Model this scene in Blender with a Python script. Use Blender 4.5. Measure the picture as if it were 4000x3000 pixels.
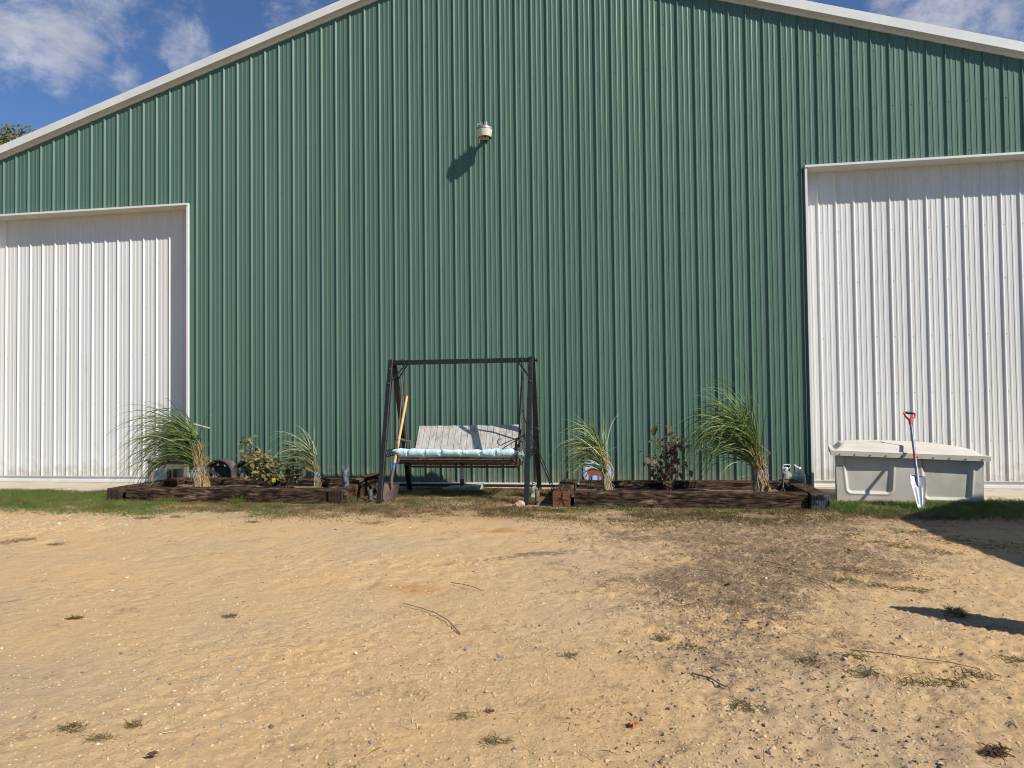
import bpy, math, random
import numpy as np
from mathutils import Vector, Matrix
random.seed(7); RNG=np.random.default_rng(11)
scene=bpy.context.scene; COL=scene.collection
for o in list(bpy.data.objects): bpy.data.objects.remove(o)

# ------------------------------------------------------------------ camera
cd=bpy.data.cameras.new("camera"); cam=bpy.data.objects.new("camera",cd); COL.objects.link(cam)
YAW,PIT,ROL=1.55396160e-01,2.52497640e-02,-1.17374033e-02
cy_,sy_,cp_,sp_,cr_,sr_=math.cos(YAW),math.sin(YAW),math.cos(PIT),math.sin(PIT),math.cos(ROL),math.sin(ROL)
fw=Vector((-sy_*cp_,cy_*cp_,sp_)); r0=Vector((cy_,sy_,0)); u0=r0.cross(fw)
rr=r0*cr_+u0*sr_; uu=-r0*sr_+u0*cr_
M4=Matrix((( rr.x,uu.x,-fw.x,6.416),(rr.y,uu.y,-fw.y,-9.780),(rr.z,uu.z,-fw.z,1.18),(0,0,0,1)))
cam.matrix_world=M4
cd.sensor_width=36; cd.lens=2700/4000*36; cd.clip_start=.05; cd.clip_end=3000
scene.camera=cam
scene.render.resolution_x=1024; scene.render.resolution_y=768

# ------------------------------------------------------------------ light
SUN=Vector((1.82,-1.0,1.78)).normalized()
sl=bpy.data.lights.new("sun","SUN"); sl.energy=4.7; sl.angle=math.radians(.53); sl.color=(1,.955,.88)
so=bpy.data.objects.new("sun",sl); COL.objects.link(so); so.rotation_euler=SUN.to_track_quat('Z','Y').to_euler()
so.location=(20,-12,18)
scene.view_settings.view_transform='Standard'; scene.view_settings.look='None'
scene.view_settings.exposure=.37; scene.view_settings.gamma=1
scene.render.engine='CYCLES'; scene.cycles.filter_width=1.05

# ------------------------------------------------------------------ world
W=bpy.data.worlds.new("World"); scene.world=W; W.use_nodes=True
nt=W.node_tree; N=nt.nodes; L=nt.links
for n in list(N): N.remove(n)
out=N.new('ShaderNodeOutputWorld'); bg=N.new('ShaderNodeBackground'); bg.inputs['Strength'].default_value=.042
sky=N.new('ShaderNodeTexSky'); sky.sky_type='NISHITA'; sky.sun_disc=False
sky.sun_elevation=math.asin(SUN.z); sky.sun_rotation=math.atan2(SUN.x,SUN.y); sky.air_density=1.0; sky.dust_density=.3; sky.ozone_density=3.0
def wmath(op,a,b=None,clamp=False):
    m=N.new('ShaderNodeMath'); m.operation=op; m.use_clamp=clamp
    for i,v in enumerate((a,b)):
        if v is None: continue
        if isinstance(v,(int,float)): m.inputs[i].default_value=v
        else: L.new(v,m.inputs[i])
    return m.outputs[0]
tc=N.new('ShaderNodeTexCoord'); nrm=N.new('ShaderNodeVectorMath'); nrm.operation='NORMALIZE'; L.new(tc.outputs['Generated'],nrm.inputs[0])
mp=N.new('ShaderNodeMapping'); mp.inputs['Scale'].default_value=(1,1,1.5); mp.inputs['Location'].default_value=(.3,.1,.2); L.new(nrm.outputs[0],mp.inputs[0])
n1=N.new('ShaderNodeTexNoise'); n1.inputs['Scale'].default_value=12.0; n1.inputs['Detail'].default_value=9; n1.inputs['Roughness'].default_value=.68; n1.inputs['Distortion'].default_value=.25
L.new(mp.outputs[0],n1.inputs['Vector'])
def blob(d,width,amt,src):
    d=Vector(d).normalized()
    dp=N.new('ShaderNodeVectorMath'); dp.operation='DOT_PRODUCT'; L.new(nrm.outputs[0],dp.inputs[0]); dp.inputs[1].default_value=d
    mr=N.new('ShaderNodeMapRange'); mr.interpolation_type='SMOOTHSTEP'
    mr.inputs['From Min'].default_value=math.cos(math.radians(width)); mr.inputs['From Max'].default_value=1
    mr.inputs['To Min'].default_value=0; mr.inputs['To Max'].default_value=amt
    L.new(dp.outputs['Value'],mr.inputs['Value'])
    return wmath('ADD',src,mr.outputs[0])
def dirpx(x,y): return fw+rr*((x-2000)/2700)+uu*((1500-y)/2700)
v=n1.outputs['Fac']
for (x,y,w,a) in [(150,200,4.2,.15),(330,330,3.2,.12),(450,170,2.6,.10),(60,30,5,.16),(420,20,3.4,.10),(700,170,2.8,.15),(850,215,2.8,.12),(1180,20,4.5,.20),(520,310,1.8,.09),(3500,60,8,.22),(3900,150,7,.16),(20,380,1.5,.14),(235,390,.8,.08),
                  (560,100,2.2,-.10),(300,520,5,-.12),(600,290,1.6,-.08),(470,240,1.3,-.05),(3280,10,2.6,-.20),(3830,110,1.5,-.20),(950,60,1.6,-.08)]:
    v=blob(dirpx(x,y),w,a*.85,v)
mr=N.new('ShaderNodeMapRange'); mr.interpolation_type='SMOOTHSTEP'; mr.inputs['From Min'].default_value=.52; mr.inputs['From Max'].default_value=.88; L.new(v,mr.inputs['Value'])
cmask=wmath('MULTIPLY',mr.outputs[0],.88)
n2=N.new('ShaderNodeTexNoise'); n2.inputs['Scale'].default_value=13; n2.inputs['Detail'].default_value=6; L.new(mp.outputs[0],n2.inputs['Vector'])
cr=N.new('ShaderNodeValToRGB'); cr.color_ramp.elements[0].position=.35; cr.color_ramp.elements[0].color=(7.4,7.8,9.6,1); cr.color_ramp.elements[1].position=.65; cr.color_ramp.elements[1].color=(11.6,11.8,13.2,1)
L.new(n2.outputs['Fac'],cr.inputs[0])
tint=N.new('ShaderNodeMix'); tint.data_type='RGBA'; tint.blend_type='MULTIPLY'; tint.inputs[0].default_value=1
L.new(sky.outputs[0],tint.inputs[6]); tint.inputs[7].default_value=(1.26,1.58,2.02,1)
mx=N.new('ShaderNodeMix'); mx.data_type='RGBA'; L.new(cmask,mx.inputs[0]); L.new(tint.outputs[2],mx.inputs[6]); L.new(cr.outputs[0],mx.inputs[7])
L.new(mx.outputs[2],bg.inputs['Color']); L.new(bg.outputs[0],out.inputs['Surface'])

# ------------------------------------------------------------------ materials
def mat(name,c1,c2=None,scale=8,rough=.6,bump=0,bscale=None,stretch=(1,1,1),metal=0,detail=6,c3=None,c3scale=1.5,c3lo=.5,c3hi=.65,spec=.5,trans=0,contrast=(.35,.65),alpha=None,sub=0,ior=1.45):
    m=bpy.data.materials.new(name); m.use_nodes=True; t=m.node_tree; n=t.nodes; l=t.links; b=n['Principled BSDF']
    b.inputs['Roughness'].default_value=rough; b.inputs['Metallic'].default_value=metal; b.inputs['Specular IOR Level'].default_value=spec
    b.inputs['IOR'].default_value=ior
    if trans: b.inputs['Transmission Weight'].default_value=trans
    b.inputs['Base Color'].default_value=(*c1,1)
    co=n.new('ShaderNodeTexCoord'); ma=n.new('ShaderNodeMapping'); ma.inputs['Scale'].default_value=stretch; l.new(co.outputs['Object'],ma.inputs[0])
    if c2:
        no=n.new('ShaderNodeTexNoise'); no.inputs['Scale'].default_value=scale; no.inputs['Detail'].default_value=detail; l.new(ma.outputs[0],no.inputs['Vector'])
        ra=n.new('ShaderNodeValToRGB'); ra.color_ramp.elements[0].position=contrast[0]; ra.color_ramp.elements[1].position=contrast[1]
        ra.color_ramp.elements[0].color=(*c1,1); ra.color_ramp.elements[1].color=(*c2,1); l.new(no.outputs['Fac'],ra.inputs[0])
        col=ra.outputs[0]
        if c3:
            n3=n.new('ShaderNodeTexNoise'); n3.inputs['Scale'].default_value=c3scale; n3.inputs['Detail'].default_value=7; n3.inputs['Roughness'].default_value=.62; l.new(ma.outputs[0],n3.inputs['Vector'])
            mr=n.new('ShaderNodeMapRange'); mr.inputs['From Min'].default_value=c3lo; mr.inputs['From Max'].default_value=c3hi; l.new(n3.outputs['Fac'],mr.inputs['Value'])
            mi=n.new('ShaderNodeMix'); mi.data_type='RGBA'; l.new(mr.outputs[0],mi.inputs[0]); l.new(col,mi.inputs[6]); mi.inputs[7].default_value=(*c3,1); col=mi.outputs[2]
        l.new(col,b.inputs['Base Color'])
    if bump:
        nb=n.new('ShaderNodeTexNoise'); nb.inputs['Scale'].default_value=bscale or scale; nb.inputs['Detail'].default_value=8; l.new(ma.outputs[0],nb.inputs['Vector'])
        bu=n.new('ShaderNodeBump'); bu.inputs['Strength'].default_value=.9; bu.inputs['Distance'].default_value=bump; l.new(nb.outputs['Fac'],bu.inputs['Height']); l.new(bu.outputs[0],b.inputs['Normal'])
    return m
def leafmat(name,c1,c2,rough=.5,scale=9,tr=.25):
    m=mat(name,c1,c2,scale=scale,rough=rough,spec=.35)
    n=m.node_tree.nodes; l=m.node_tree.links; b=n['Principled BSDF']; o=n['Material Output']
    t=n.new('ShaderNodeBsdfTranslucent'); ms=n.new('ShaderNodeMixShader'); ms.inputs[0].default_value=tr
    src=b.inputs['Base Color'].links[0].from_socket; l.new(src,t.inputs['Color'])
    l.new(b.outputs[0],ms.inputs[1]); l.new(t.outputs[0],ms.inputs[2]); l.new(ms.outputs[0],o.inputs['Surface'])
    return m
M={}
M['green']=mat('green_painted_steel',(.088,.156,.112),(.079,.144,.102),scale=1.3,rough=.42,stretch=(1,1,.12),bump=.0012,bscale=2.2,c3=(.093,.160,.117),c3scale=.9,c3lo=.45,c3hi=.8,spec=.5)
def panelvar(m,w,amt):
    t=m.node_tree; n=t.nodes; l=t.links; b=n['Principled BSDF']; src=b.inputs['Base Color'].links[0].from_socket
    co=n.new('ShaderNodeTexCoord'); sx=n.new('ShaderNodeSeparateXYZ'); l.new(co.outputs['Object'],sx.inputs[0])
    a=n.new('ShaderNodeMath'); a.operation='DIVIDE'; l.new(sx.outputs[0],a.inputs[0]); a.inputs[1].default_value=w
    f=n.new('ShaderNodeMath'); f.operation='FLOOR'; l.new(a.outputs[0],f.inputs[0])
    wn=n.new('ShaderNodeTexWhiteNoise'); wn.noise_dimensions='1D'; l.new(f.outputs[0],wn.inputs['W'])
    r=n.new('ShaderNodeMapRange'); r.inputs['To Min'].default_value=1-amt; r.inputs['To Max'].default_value=1+amt; l.new(wn.outputs['Value'],r.inputs['Value'])
    # mud splash near the foot of the wall, a stain that stays put
    z=n.new('ShaderNodeTexNoise'); z.inputs['Scale'].default_value=9; z.inputs['Detail'].default_value=8; l.new(co.outputs['Object'],z.inputs['Vector'])
    h=n.new('ShaderNodeMath'); h.operation='MULTIPLY_ADD'; l.new(z.outputs['Fac'],h.inputs[0]); h.inputs[1].default_value=-.9; l.new(sx.outputs[2],h.inputs[2])
    q=n.new('ShaderNodeMapRange'); q.inputs['From Min'].default_value=-.45; q.inputs['From Max'].default_value=-.15; q.inputs['To Min'].default_value=.40; q.inputs['To Max'].default_value=0; l.new(h.outputs[0],q.inputs['Value'])
    mi=n.new('ShaderNodeMix'); mi.data_type='RGBA'; l.new(q.outputs[0],mi.inputs[0]); l.new(src,mi.inputs[6]); mi.inputs[7].default_value=(.26,.21,.14,1)
    hs=n.new('ShaderNodeHueSaturation'); l.new(r.outputs[0],hs.inputs['Value']); l.new(mi.outputs[2],hs.inputs['Color']); l.new(hs.outputs[0],b.inputs['Base Color'])
panelvar(M['green'],.9144,.035)
M['white']=mat('white_painted_steel',(.665,.65,.615),(.63,.615,.58),scale=2,rough=.42,stretch=(1,1,.3),bump=.0008,bscale=3,spec=.4,c3=(.58,.54,.47),c3scale=5,c3lo=.60,c3hi=.8)
panelvar(M['white'],.9144,.02)
M['trim']=mat('white_trim_steel',(.70,.69,.66),(.64,.63,.60),scale=3,rough=.45,c3=(.6,.57,.5),c3scale=6,c3lo=.66,c3hi=.85)
M['screwg']=mat('green_screw',(.10,.17,.13),rough=.4,spec=.6)
M['screww']=mat('white_screw',(.55,.5,.44),rough=.4,spec=.6)
M['skirt']=mat('treated_skirt_board',(.05,.034,.024),(.085,.06,.042),scale=14,rough=.8,stretch=(.1,1,1))
M['roof']=mat('roof_steel',(.55,.55,.53),(.5,.5,.48),scale=2,rough=.4)
M['concrete']=mat('concrete',(.44,.36,.265),(.50,.42,.32),scale=5,rough=.85,bump=.003,bscale=60,c3=(.28,.22,.15),c3scale=2.5,c3lo=.5,c3hi=.75)
M['block']=mat('concrete_block',(.30,.28,.25),(.42,.40,.37),scale=18,rough=.9,bump=.003,bscale=50)
def timbermat(name,st,light=(.26,.185,.115),ll=.57,lh=.74):
    return mat(name,(.016,.010,.007),(.105,.063,.038),scale=7,rough=.9,bump=.009,bscale=11,stretch=st,c3=light,c3scale=3.4,c3lo=ll,c3hi=lh,spec=.15,detail=12,contrast=(.40,.66))
M['tx']=timbermat('creosote_timber_along',(1.3,4,6)); M['ty']=timbermat('creosote_timber_across',(4,1.3,6))
M['tend']=mat('timber_end_grain',(.19,.075,.030),(.10,.045,.022),scale=16,rough=.8,bump=.003,bscale=40,c3=(.27,.12,.05),c3scale=12,c3lo=.5,c3hi=.7)
M['tendd']=mat('dark_timber_end',(.040,.022,.014),(.12,.066,.038),scale=14,rough=.85,bump=.003,bscale=40)
M['plate']=mat('nail_plate',(.10,.062,.038),(.045,.03,.024),scale=20,rough=.6,metal=.3)
M['plateg']=mat('grey_nail_plate',(.17,.18,.19),(.04,.037,.037),scale=9,rough=.5,metal=.5,contrast=(.45,.55))
M['crack']=mat('crack_dark',(.012,.008,.006),rough=.95)
M['black']=mat('black_frame_paint',(.011,.0105,.0105),(.019,.0175,.017),scale=12,rough=.40,bump=.0006,bscale=60,c3=(.07,.065,.062),c3scale=20,c3lo=.62,c3hi=.8)
M['bolt']=mat('bolt_steel',(.05,.046,.045),rough=.4,metal=.7)
M['rust']=mat('rusty_metal',(.095,.062,.045),(.16,.105,.075),scale=18,rough=.7,bump=.001,bscale=50,c3=(.05,.035,.028),c3scale=9,c3lo=.5,c3hi=.7)
M['bronze']=mat('weathered_brown_tube',(.07,.052,.040),(.11,.08,.06),scale=14,rough=.5)
M['greywood']=mat('weathered_grey_boards',(.46,.42,.375),(.27,.235,.205),scale=4,rough=.85,bump=.003,bscale=12,stretch=(7,7,.9),c3=(.56,.53,.485),c3scale=2,c3lo=.5,c3hi=.75)
M['seatwood']=mat('seat_boards',(.17,.12,.085),(.10,.07,.048),scale=7,rough=.85,stretch=(6,1,6),bump=.002)
M['cushion']=mat('pale_aqua_cloth',(.42,.60,.635),(.50,.67,.70),scale=6,rough=.9,bump=.0035,bscale=16,stretch=(1.6,.8,.8),c3=(.52,.60,.50),c3scale=3,c3lo=.56,c3hi=.8,spec=.15)
M['handle']=mat('ash_handle',(.62,.36,.16),(.50,.27,.115),scale=7,rough=.5,stretch=(6,6,.6))
M['blue']=mat('blue_label',(.03,.055,.33),(.12,.16,.45),scale=60,rough=.5,contrast=(.55,.6))
M['pink']=mat('pink_band',(.62,.35,.30),rough=.6)
M['rim']=mat('black_wheel_steel',(.022,.021,.022),(.035,.033,.032),scale=8,rough=.33,spec=.6,c3=(.12,.085,.06),c3scale=9,c3lo=.64,c3hi=.85)
M['rimgrey']=mat('grey_wheel_barrel',(.16,.145,.13),(.10,.085,.075),scale=8,rough=.35,metal=.4)
M['box']=mat('cream_moulded_plastic',(.60,.57,.49),(.56,.53,.45),scale=3,rough=.6,bump=.001,bscale=80,c3=(.42,.41,.29),c3scale=2.8,c3lo=.5,c3hi=.78,spec=.3)
M['lid']=mat('cream_lid_plastic',(.60,.555,.48),(.55,.50,.42),scale=4,rough=.6,bump=.001,bscale=70,c3=(.43,.36,.27),c3scale=3.5,c3lo=.6,c3hi=.85,spec=.3)
M['red']=mat('red_plastic',(.46,.028,.030),rough=.35)
M['grip']=mat('black_grip',(.018,.018,.02),rough=.6)
M['shaft']=mat('grey_shaft',(.22,.24,.29),(.17,.19,.24),scale=20,rough=.35,metal=.5)
M['silver']=mat('silver_blade',(.30,.315,.35),(.23,.245,.275),scale=14,rough=.5,metal=.25)
M['pvc']=mat('white_pipe',(.60,.60,.62),(.52,.52,.54),scale=9,rough=.5)
M['horseg']=mat('grey_statue',(.145,.15,.17),(.055,.055,.065),scale=22,rough=.6,bump=.002,bscale=60)
M['horsek']=mat('black_statue',(.035,.032,.032),(.10,.088,.078),scale=26,rough=.55,bump=.002,bscale=60)
M['horsebr']=mat('brown_iron_statue',(.11,.062,.050),(.17,.10,.08),scale=22,rough=.65,bump=.002,bscale=60)
M['palegreen']=mat('pale_green_ceramic',(.42,.50,.33),(.55,.58,.45),scale=22,rough=.45)
M['rock']=mat('tan_rock',(.42,.27,.155),(.50,.35,.22),scale=9,rough=.85,bump=.006,bscale=16,c3=(.32,.20,.11),c3scale=10,c3lo=.55,c3hi=.7)
M['twine']=mat('blue_twine',(.13,.38,.72),(.45,.62,.75),scale=40,rough=.8)
M['straw']=mat('dry_straw',(.46,.29,.125),(.22,.13,.055),scale=30,rough=.75)
M['strawp']=mat('pale_straw',(.62,.48,.27),(.50,.36,.18),scale=30,rough=.75)
M['blade']=leafmat('grass_blade_green',(.075,.135,.030),(.15,.22,.055),scale=8,tr=.3)
M['blade2']=leafmat('grass_blade_dark',(.045,.085,.022),(.085,.13,.035),scale=8,tr=.25)
M['bladep']=leafmat('grass_blade_pale',(.33,.37,.17),(.22,.28,.10),scale=9,tr=.25)
M['bladeb']=leafmat('grass_blade_bleached',(.42,.44,.28),(.30,.34,.18),scale=9,tr=.25)
M['lawn']=leafmat('lawn_green',(.105,.18,.032),(.18,.25,.06),scale=6,tr=.25)
M['lawn2']=leafmat('lawn_olive',(.085,.10,.03),(.16,.15,.055),scale=6,tr=.2)
M['dry']=leafmat('dry_grass',(.13,.085,.045),(.36,.25,.13),scale=6,tr=.15)
M['olive']=leafmat('olive_leaf',(.15,.155,.045),(.26,.235,.085),scale=14,tr=.25)
M['olived']=leafmat('dark_olive_leaf',(.07,.085,.03),(.13,.13,.05),scale=14,tr=.2)
M['yellow']=leafmat('yellow_leaf',(.55,.30,.05),(.40,.26,.05),scale=14)
M['maroon']=leafmat('maroon_leaf',(.10,.045,.042),(.16,.085,.065),scale=14,tr=.2)
M['bronzel']=leafmat('bronze_green_leaf',(.10,.085,.035),(.17,.12,.06),scale=14,tr=.2)
M['stemred']=mat('red_stem',(.20,.05,.045),(.30,.12,.10),scale=20,rough=.5)
M['soil']=mat('bed_soil',(.10,.065,.04),(.20,.14,.085),scale=20,rough=.95,bump=.01,bscale=30)
M['chair']=mat('weathered_chair_wood',(.25,.215,.175),(.16,.13,.10),scale=7,rough=.85,stretch=(2,2,2),bump=.002)
M['chaird']=mat('dark_greenish_wood',(.055,.058,.030),(.10,.085,.05),scale=9,rough=.9)  # darker greenish tone for the chair's back and rear legs
M['plaquerim']=mat('stone_disc',(.40,.32,.21),(.20,.15,.10),scale=26,rough=.85,bump=.003,bscale=40)
M['plaqueblue']=mat('plaque_sky_blue',(.28,.48,.80),(.36,.56,.84),scale=30,rough=.6,c3=(.2,.3,.5),c3scale=60,c3lo=.62,c3hi=.66)
M['plaquehorse']=mat('plaque_horse_brown',(.22,.065,.035),(.27,.085,.045),scale=30,rough=.6)
M['plaquewhite']=mat('plaque_white',(.75,.75,.72),rough=.6)
M['plaquegreen']=mat('plaque_green',(.10,.28,.06),rough=.6)
M['lampal']=mat('grey_aluminium_fins',(.30,.29,.28),(.38,.37,.36),scale=30,rough=.4,metal=.6)
M['lampref']=mat('cream_reflector',(.68,.64,.54),(.60,.55,.44),scale=12,rough=.4)
M['dark']=mat('dark_metal',(.02,.02,.022),rough=.5)
M['jug']=mat('clear_plastic',(.80,.86,.85),rough=.08,trans=.80,ior=1.25,spec=.8)
M['cap']=mat('white_plastic',(.80,.80,.76),rough=.4)
M['bark']=mat('bark',(.10,.07,.05),(.17,.13,.09),scale=10,rough=.9,bump=.02)
M['treeleaf']=leafmat('tree_leaf',(.10,.12,.025),(.22,.20,.05),scale=1.5,tr=.3)
M['leafo']=leafmat('orange_dead_leaf',(.50,.17,.05),(.60,.27,.09),scale=30,tr=.2)
M['leaft']=leafmat('tan_dead_leaf',(.62,.40,.22),(.70,.50,.30),scale=30,tr=.2)
M['leafd']=leafmat('dark_dead_leaf',(.10,.045,.025),(.16,.075,.04),scale=30,tr=.1)
M['clod']=mat('dark_clod',(.085,.062,.045),(.18,.135,.10),scale=30,rough=.95)
M['clodsand']=mat('sand_crumb',(.44,.305,.165),(.53,.37,.20),scale=30,rough=.95)
M['clod2']=mat('tan_clod',(.36,.25,.15),(.48,.345,.21),scale=30,rough=.95)
M['peba']=mat('tan_pebble',(.55,.41,.25),(.64,.50,.34),scale=20,rough=.75)
M['pebb']=mat('blue_grey_pebble',(.17,.18,.20),(.26,.27,.28),scale=20,rough=.7)
M['pebc']=mat('white_pebble',(.62,.52,.38),(.56,.45,.32),scale=20,rough=.7)
M['pebd']=mat('brown_pebble',(.22,.13,.08),(.30,.20,.13),scale=20,rough=.75)
M['twig']=mat('twig_brown',(.16,.095,.055),(.24,.16,.10),scale=20,rough=.8)
M['trailer']=mat('trailer_caster_skin',(.6,.6,.6),(.55,.55,.55),scale=3,rough=.4)
M['rubber']=mat('black_rubber',(.02,.02,.02),rough=.8)
M['postwood']=mat('post_caster_wood',(.25,.18,.12),(.17,.12,.08),scale=8,rough=.85,stretch=(4,4,.5))

# ------------------------------------------------------------------ helpers
def tag(o,label=None,cat=None,group=None,kind=None):
    if label: o['label']=label
    if cat: o['category']=cat
    if group: o['group']=group
    if kind: o['kind']=kind
    return o
def thing(name,label,cat,loc=(0,0,0),group=None):
    o=bpy.data.objects.new(name,None); COL.objects.link(o); o.location=loc; o.empty_display_size=.1
    return tag(o,label,cat,group)
def wloc(o):
    v=Vector((0,0,0))
    while o is not None: v+=o.location; o=o.parent
    return v
class MB:
    def __init__(s): s.v=[]; s.f=[]; s.m=[]
    def add(s,vs,fs,mi=0):
        b=len(s.v); s.v.extend([tuple(p) for p in vs]); s.f.extend([tuple(i+b for i in f) for f in fs]); s.m.extend([mi]*len(fs)); return s
    def box(s,a,b,mi=0):
        x0,y0,z0=a; x1,y1,z1=b
        return s.add([(x0,y0,z0),(x1,y0,z0),(x1,y1,z0),(x0,y1,z0),(x0,y0,z1),(x1,y0,z1),(x1,y1,z1),(x0,y1,z1)],
          [(0,3,2,1),(4,5,6,7),(0,1,5,4),(1,2,6,5),(2,3,7,6),(3,0,4,7)],mi)
    def bar(s,p,q,w,h,mi=0,up=(0,0,1),bev=0):
        p=Vector(p);q=Vector(q); d=(q-p).normalized(); up=Vector(up)
        if abs(d.dot(up))>.98: up=Vector((0,1,0))
        sd=d.cross(up).normalized(); u=sd.cross(d).normalized()
        if bev<=0: prof=[(-w/2,-h/2),(w/2,-h/2),(w/2,h/2),(-w/2,h/2)]
        else:
            e=bev; prof=[(-w/2+e,-h/2),(w/2-e,-h/2),(w/2,-h/2+e),(w/2,h/2-e),(w/2-e,h/2),(-w/2+e,h/2),(-w/2,h/2-e),(-w/2,-h/2+e)]
        n=len(prof); vs=[c+sd*a+u*b for c in (p,q) for a,b in prof]
        fs=[(i,(i+1)%n,n+(i+1)%n,n+i) for i in range(n)]+[tuple(range(n))[::-1],tuple(range(n,2*n))]
        return s.add(vs,fs,mi)
    def tube(s,pts,r,n=8,mi=0,cap=True):
        pts=[Vector(p) for p in pts]; R=r if hasattr(r,'__len__') else [r]*len(pts)
        vs=[];ref=None
        for i,p in enumerate(pts):
            d=(pts[min(i+1,len(pts)-1)]-pts[max(i-1,0)]).normalized()
            if ref is None: ref=Vector((0,0,1)) if abs(d.z)<.9 else Vector((1,0,0))
            a=(ref-d*ref.dot(d)).normalized(); b=d.cross(a); ref=a
            for k in range(n):
                t=2*math.pi*k/n; vs.append(p+(a*math.cos(t)+b*math.sin(t))*R[i])
        fs=[(i*n+k,i*n+(k+1)%n,(i+1)*n+(k+1)%n,(i+1)*n+k) for i in range(len(pts)-1) for k in range(n)]
        if cap: fs+=[tuple(range(n))[::-1],tuple(range((len(pts)-1)*n,len(pts)*n))]
        return s.add(vs,fs,mi)
    def lathe(s,c,prof,n=24,axis=(0,0,1),mi=0,cap=False):
        c=Vector(c); ax=Vector(axis).normalized(); a=ax.orthogonal().normalized(); b=ax.cross(a); vs=[]
        for r,h in prof:
            for k in range(n):
                t=2*math.pi*k/n; vs.append(c+ax*h+(a*math.cos(t)+b*math.sin(t))*r)
        fs=[(i*n+k,i*n+(k+1)%n,(i+1)*n+(k+1)%n,(i+1)*n+k) for i in range(len(prof)-1) for k in range(n)]
        if cap: fs+=[tuple(range(n))[::-1],tuple(range((len(prof)-1)*n,len(prof)*n))]
        return s.add(vs,fs,mi)
    def prism(s,poly,d,mi=0):
        d=Vector(d); P=[Vector(p) for p in poly]; n=len(P)
        return s.add(P+[p+d for p in P],[tuple(range(n))[::-1],tuple(range(n,2*n))]+[(i,(i+1)%n,n+(i+1)%n,n+i) for i in range(n)],mi)
    def ball(s,c,r,n=10,m=7,mi=0,sc=(1,1,1),jit=0):
        c=Vector(c); vs=[];
        for j in range(m+1):
            ph=math.pi*j/m
            for i in range(n):
                t=2*math.pi*i/n; q=1+random.uniform(-jit,jit)
                vs.append(c+Vector((math.sin(ph)*math.cos(t)*sc[0],math.sin(ph)*math.sin(t)*sc[1],math.cos(ph)*sc[2]))*r*q)
        fs=[(j*n+i,(j+1)*n+i,(j+1)*n+(i+1)%n,j*n+(i+1)%n) for j in range(m) for i in range(n)]
        return s.add(vs,fs,mi)
    def loose(s,name,mats,parent=None,smooth=False):
        par=list(range(len(s.v)))
        def fd(a):
            while par[a]!=a: par[a]=par[par[a]]; a=par[a]
            return a
        for f in s.f:
            for k in f[1:]: par[fd(k)]=fd(f[0])
        groups={}
        for f in s.f: groups.setdefault(fd(f[0]),[]).append(f)
        for fs in groups.values():
            idx=sorted({k for f in fs for k in f}); mp_={k:i for i,k in enumerate(idx)}; m=MB(); m.add([s.v[k] for k in idx],[tuple(mp_[k] for k in f) for f in fs]); m.build(name,mats,parent,smooth)
    def build(s,name,mats,parent=None,smooth=False,weld=False):
        if not isinstance(mats,(list,tuple)): mats=[mats]
        me=bpy.data.meshes.new(name); off=wloc(parent) if parent else Vector((0,0,0))
        me.from_pydata([(x-off.x,y-off.y,z-off.z) for x,y,z in s.v],[],s.f)
        for m in mats: me.materials.append(m)
        if len(mats)>1: me.polygons.foreach_set('material_index',s.m)
        if smooth:
            me.polygons.foreach_set('use_smooth',[True]*len(s.f))
            try: me.set_sharp_from_angle(angle=math.radians(smooth if smooth>1 else 40))
            except Exception: pass
        me.update(); o=bpy.data.objects.new(name,me); COL.objects.link(o)
        if parent: o.parent=parent
        return o
def npmesh(name,V,Fq,mats,mi=None,parent=None,smooth=True,attrs=None):
    V=np.asarray(V,float); Fq=np.asarray(Fq,int); off=wloc(parent) if parent else Vector((0,0,0)); V=V-np.array(off)
    me=bpy.data.meshes.new(name); me.vertices.add(len(V)); me.vertices.foreach_set('co',V.ravel())
    k=Fq.shape[1]; me.loops.add(Fq.size); me.loops.foreach_set('vertex_index',Fq.ravel())
    me.polygons.add(len(Fq)); me.polygons.foreach_set('loop_start',np.arange(len(Fq))*k); me.polygons.foreach_set('loop_total',np.full(len(Fq),k))
    for m in (mats if isinstance(mats,(list,tuple)) else [mats]): me.materials.append(m)
    if mi is not None: me.polygons.foreach_set('material_index',np.asarray(mi,int))
    me.polygons.foreach_set('use_smooth',np.full(len(Fq),smooth))
    if attrs:
        for a,vals in attrs.items():
            at=me.attributes.new(a,'FLOAT','POINT'); at.data.foreach_set('value',vals)
    me.update(); me.validate(); o=bpy.data.objects.new(name,me); COL.objects.link(o)
    if parent: o.parent=parent
    return o
def ribbons(name,P,Wd,side,mats,mi,parent=None):
    """P (n,s,3) centre lines, Wd (n,s) widths, side (n,s,3) -> strips"""
    n,s,_=P.shape
    A=P-side*Wd[...,None]/2; B=P+side*Wd[...,None]/2
    V=np.stack([A,B],2).reshape(-1,3)
    base=(np.arange(n)*s*2)[:,None]; j=np.arange(s-1)[None,:]*2
    F=np.stack([base+j,base+j+1,base+j+3,base+j+2],-1).reshape(-1,4)
    return npmesh(name,V,F,mats,np.repeat(mi,s-1),parent,smooth=False)
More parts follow.
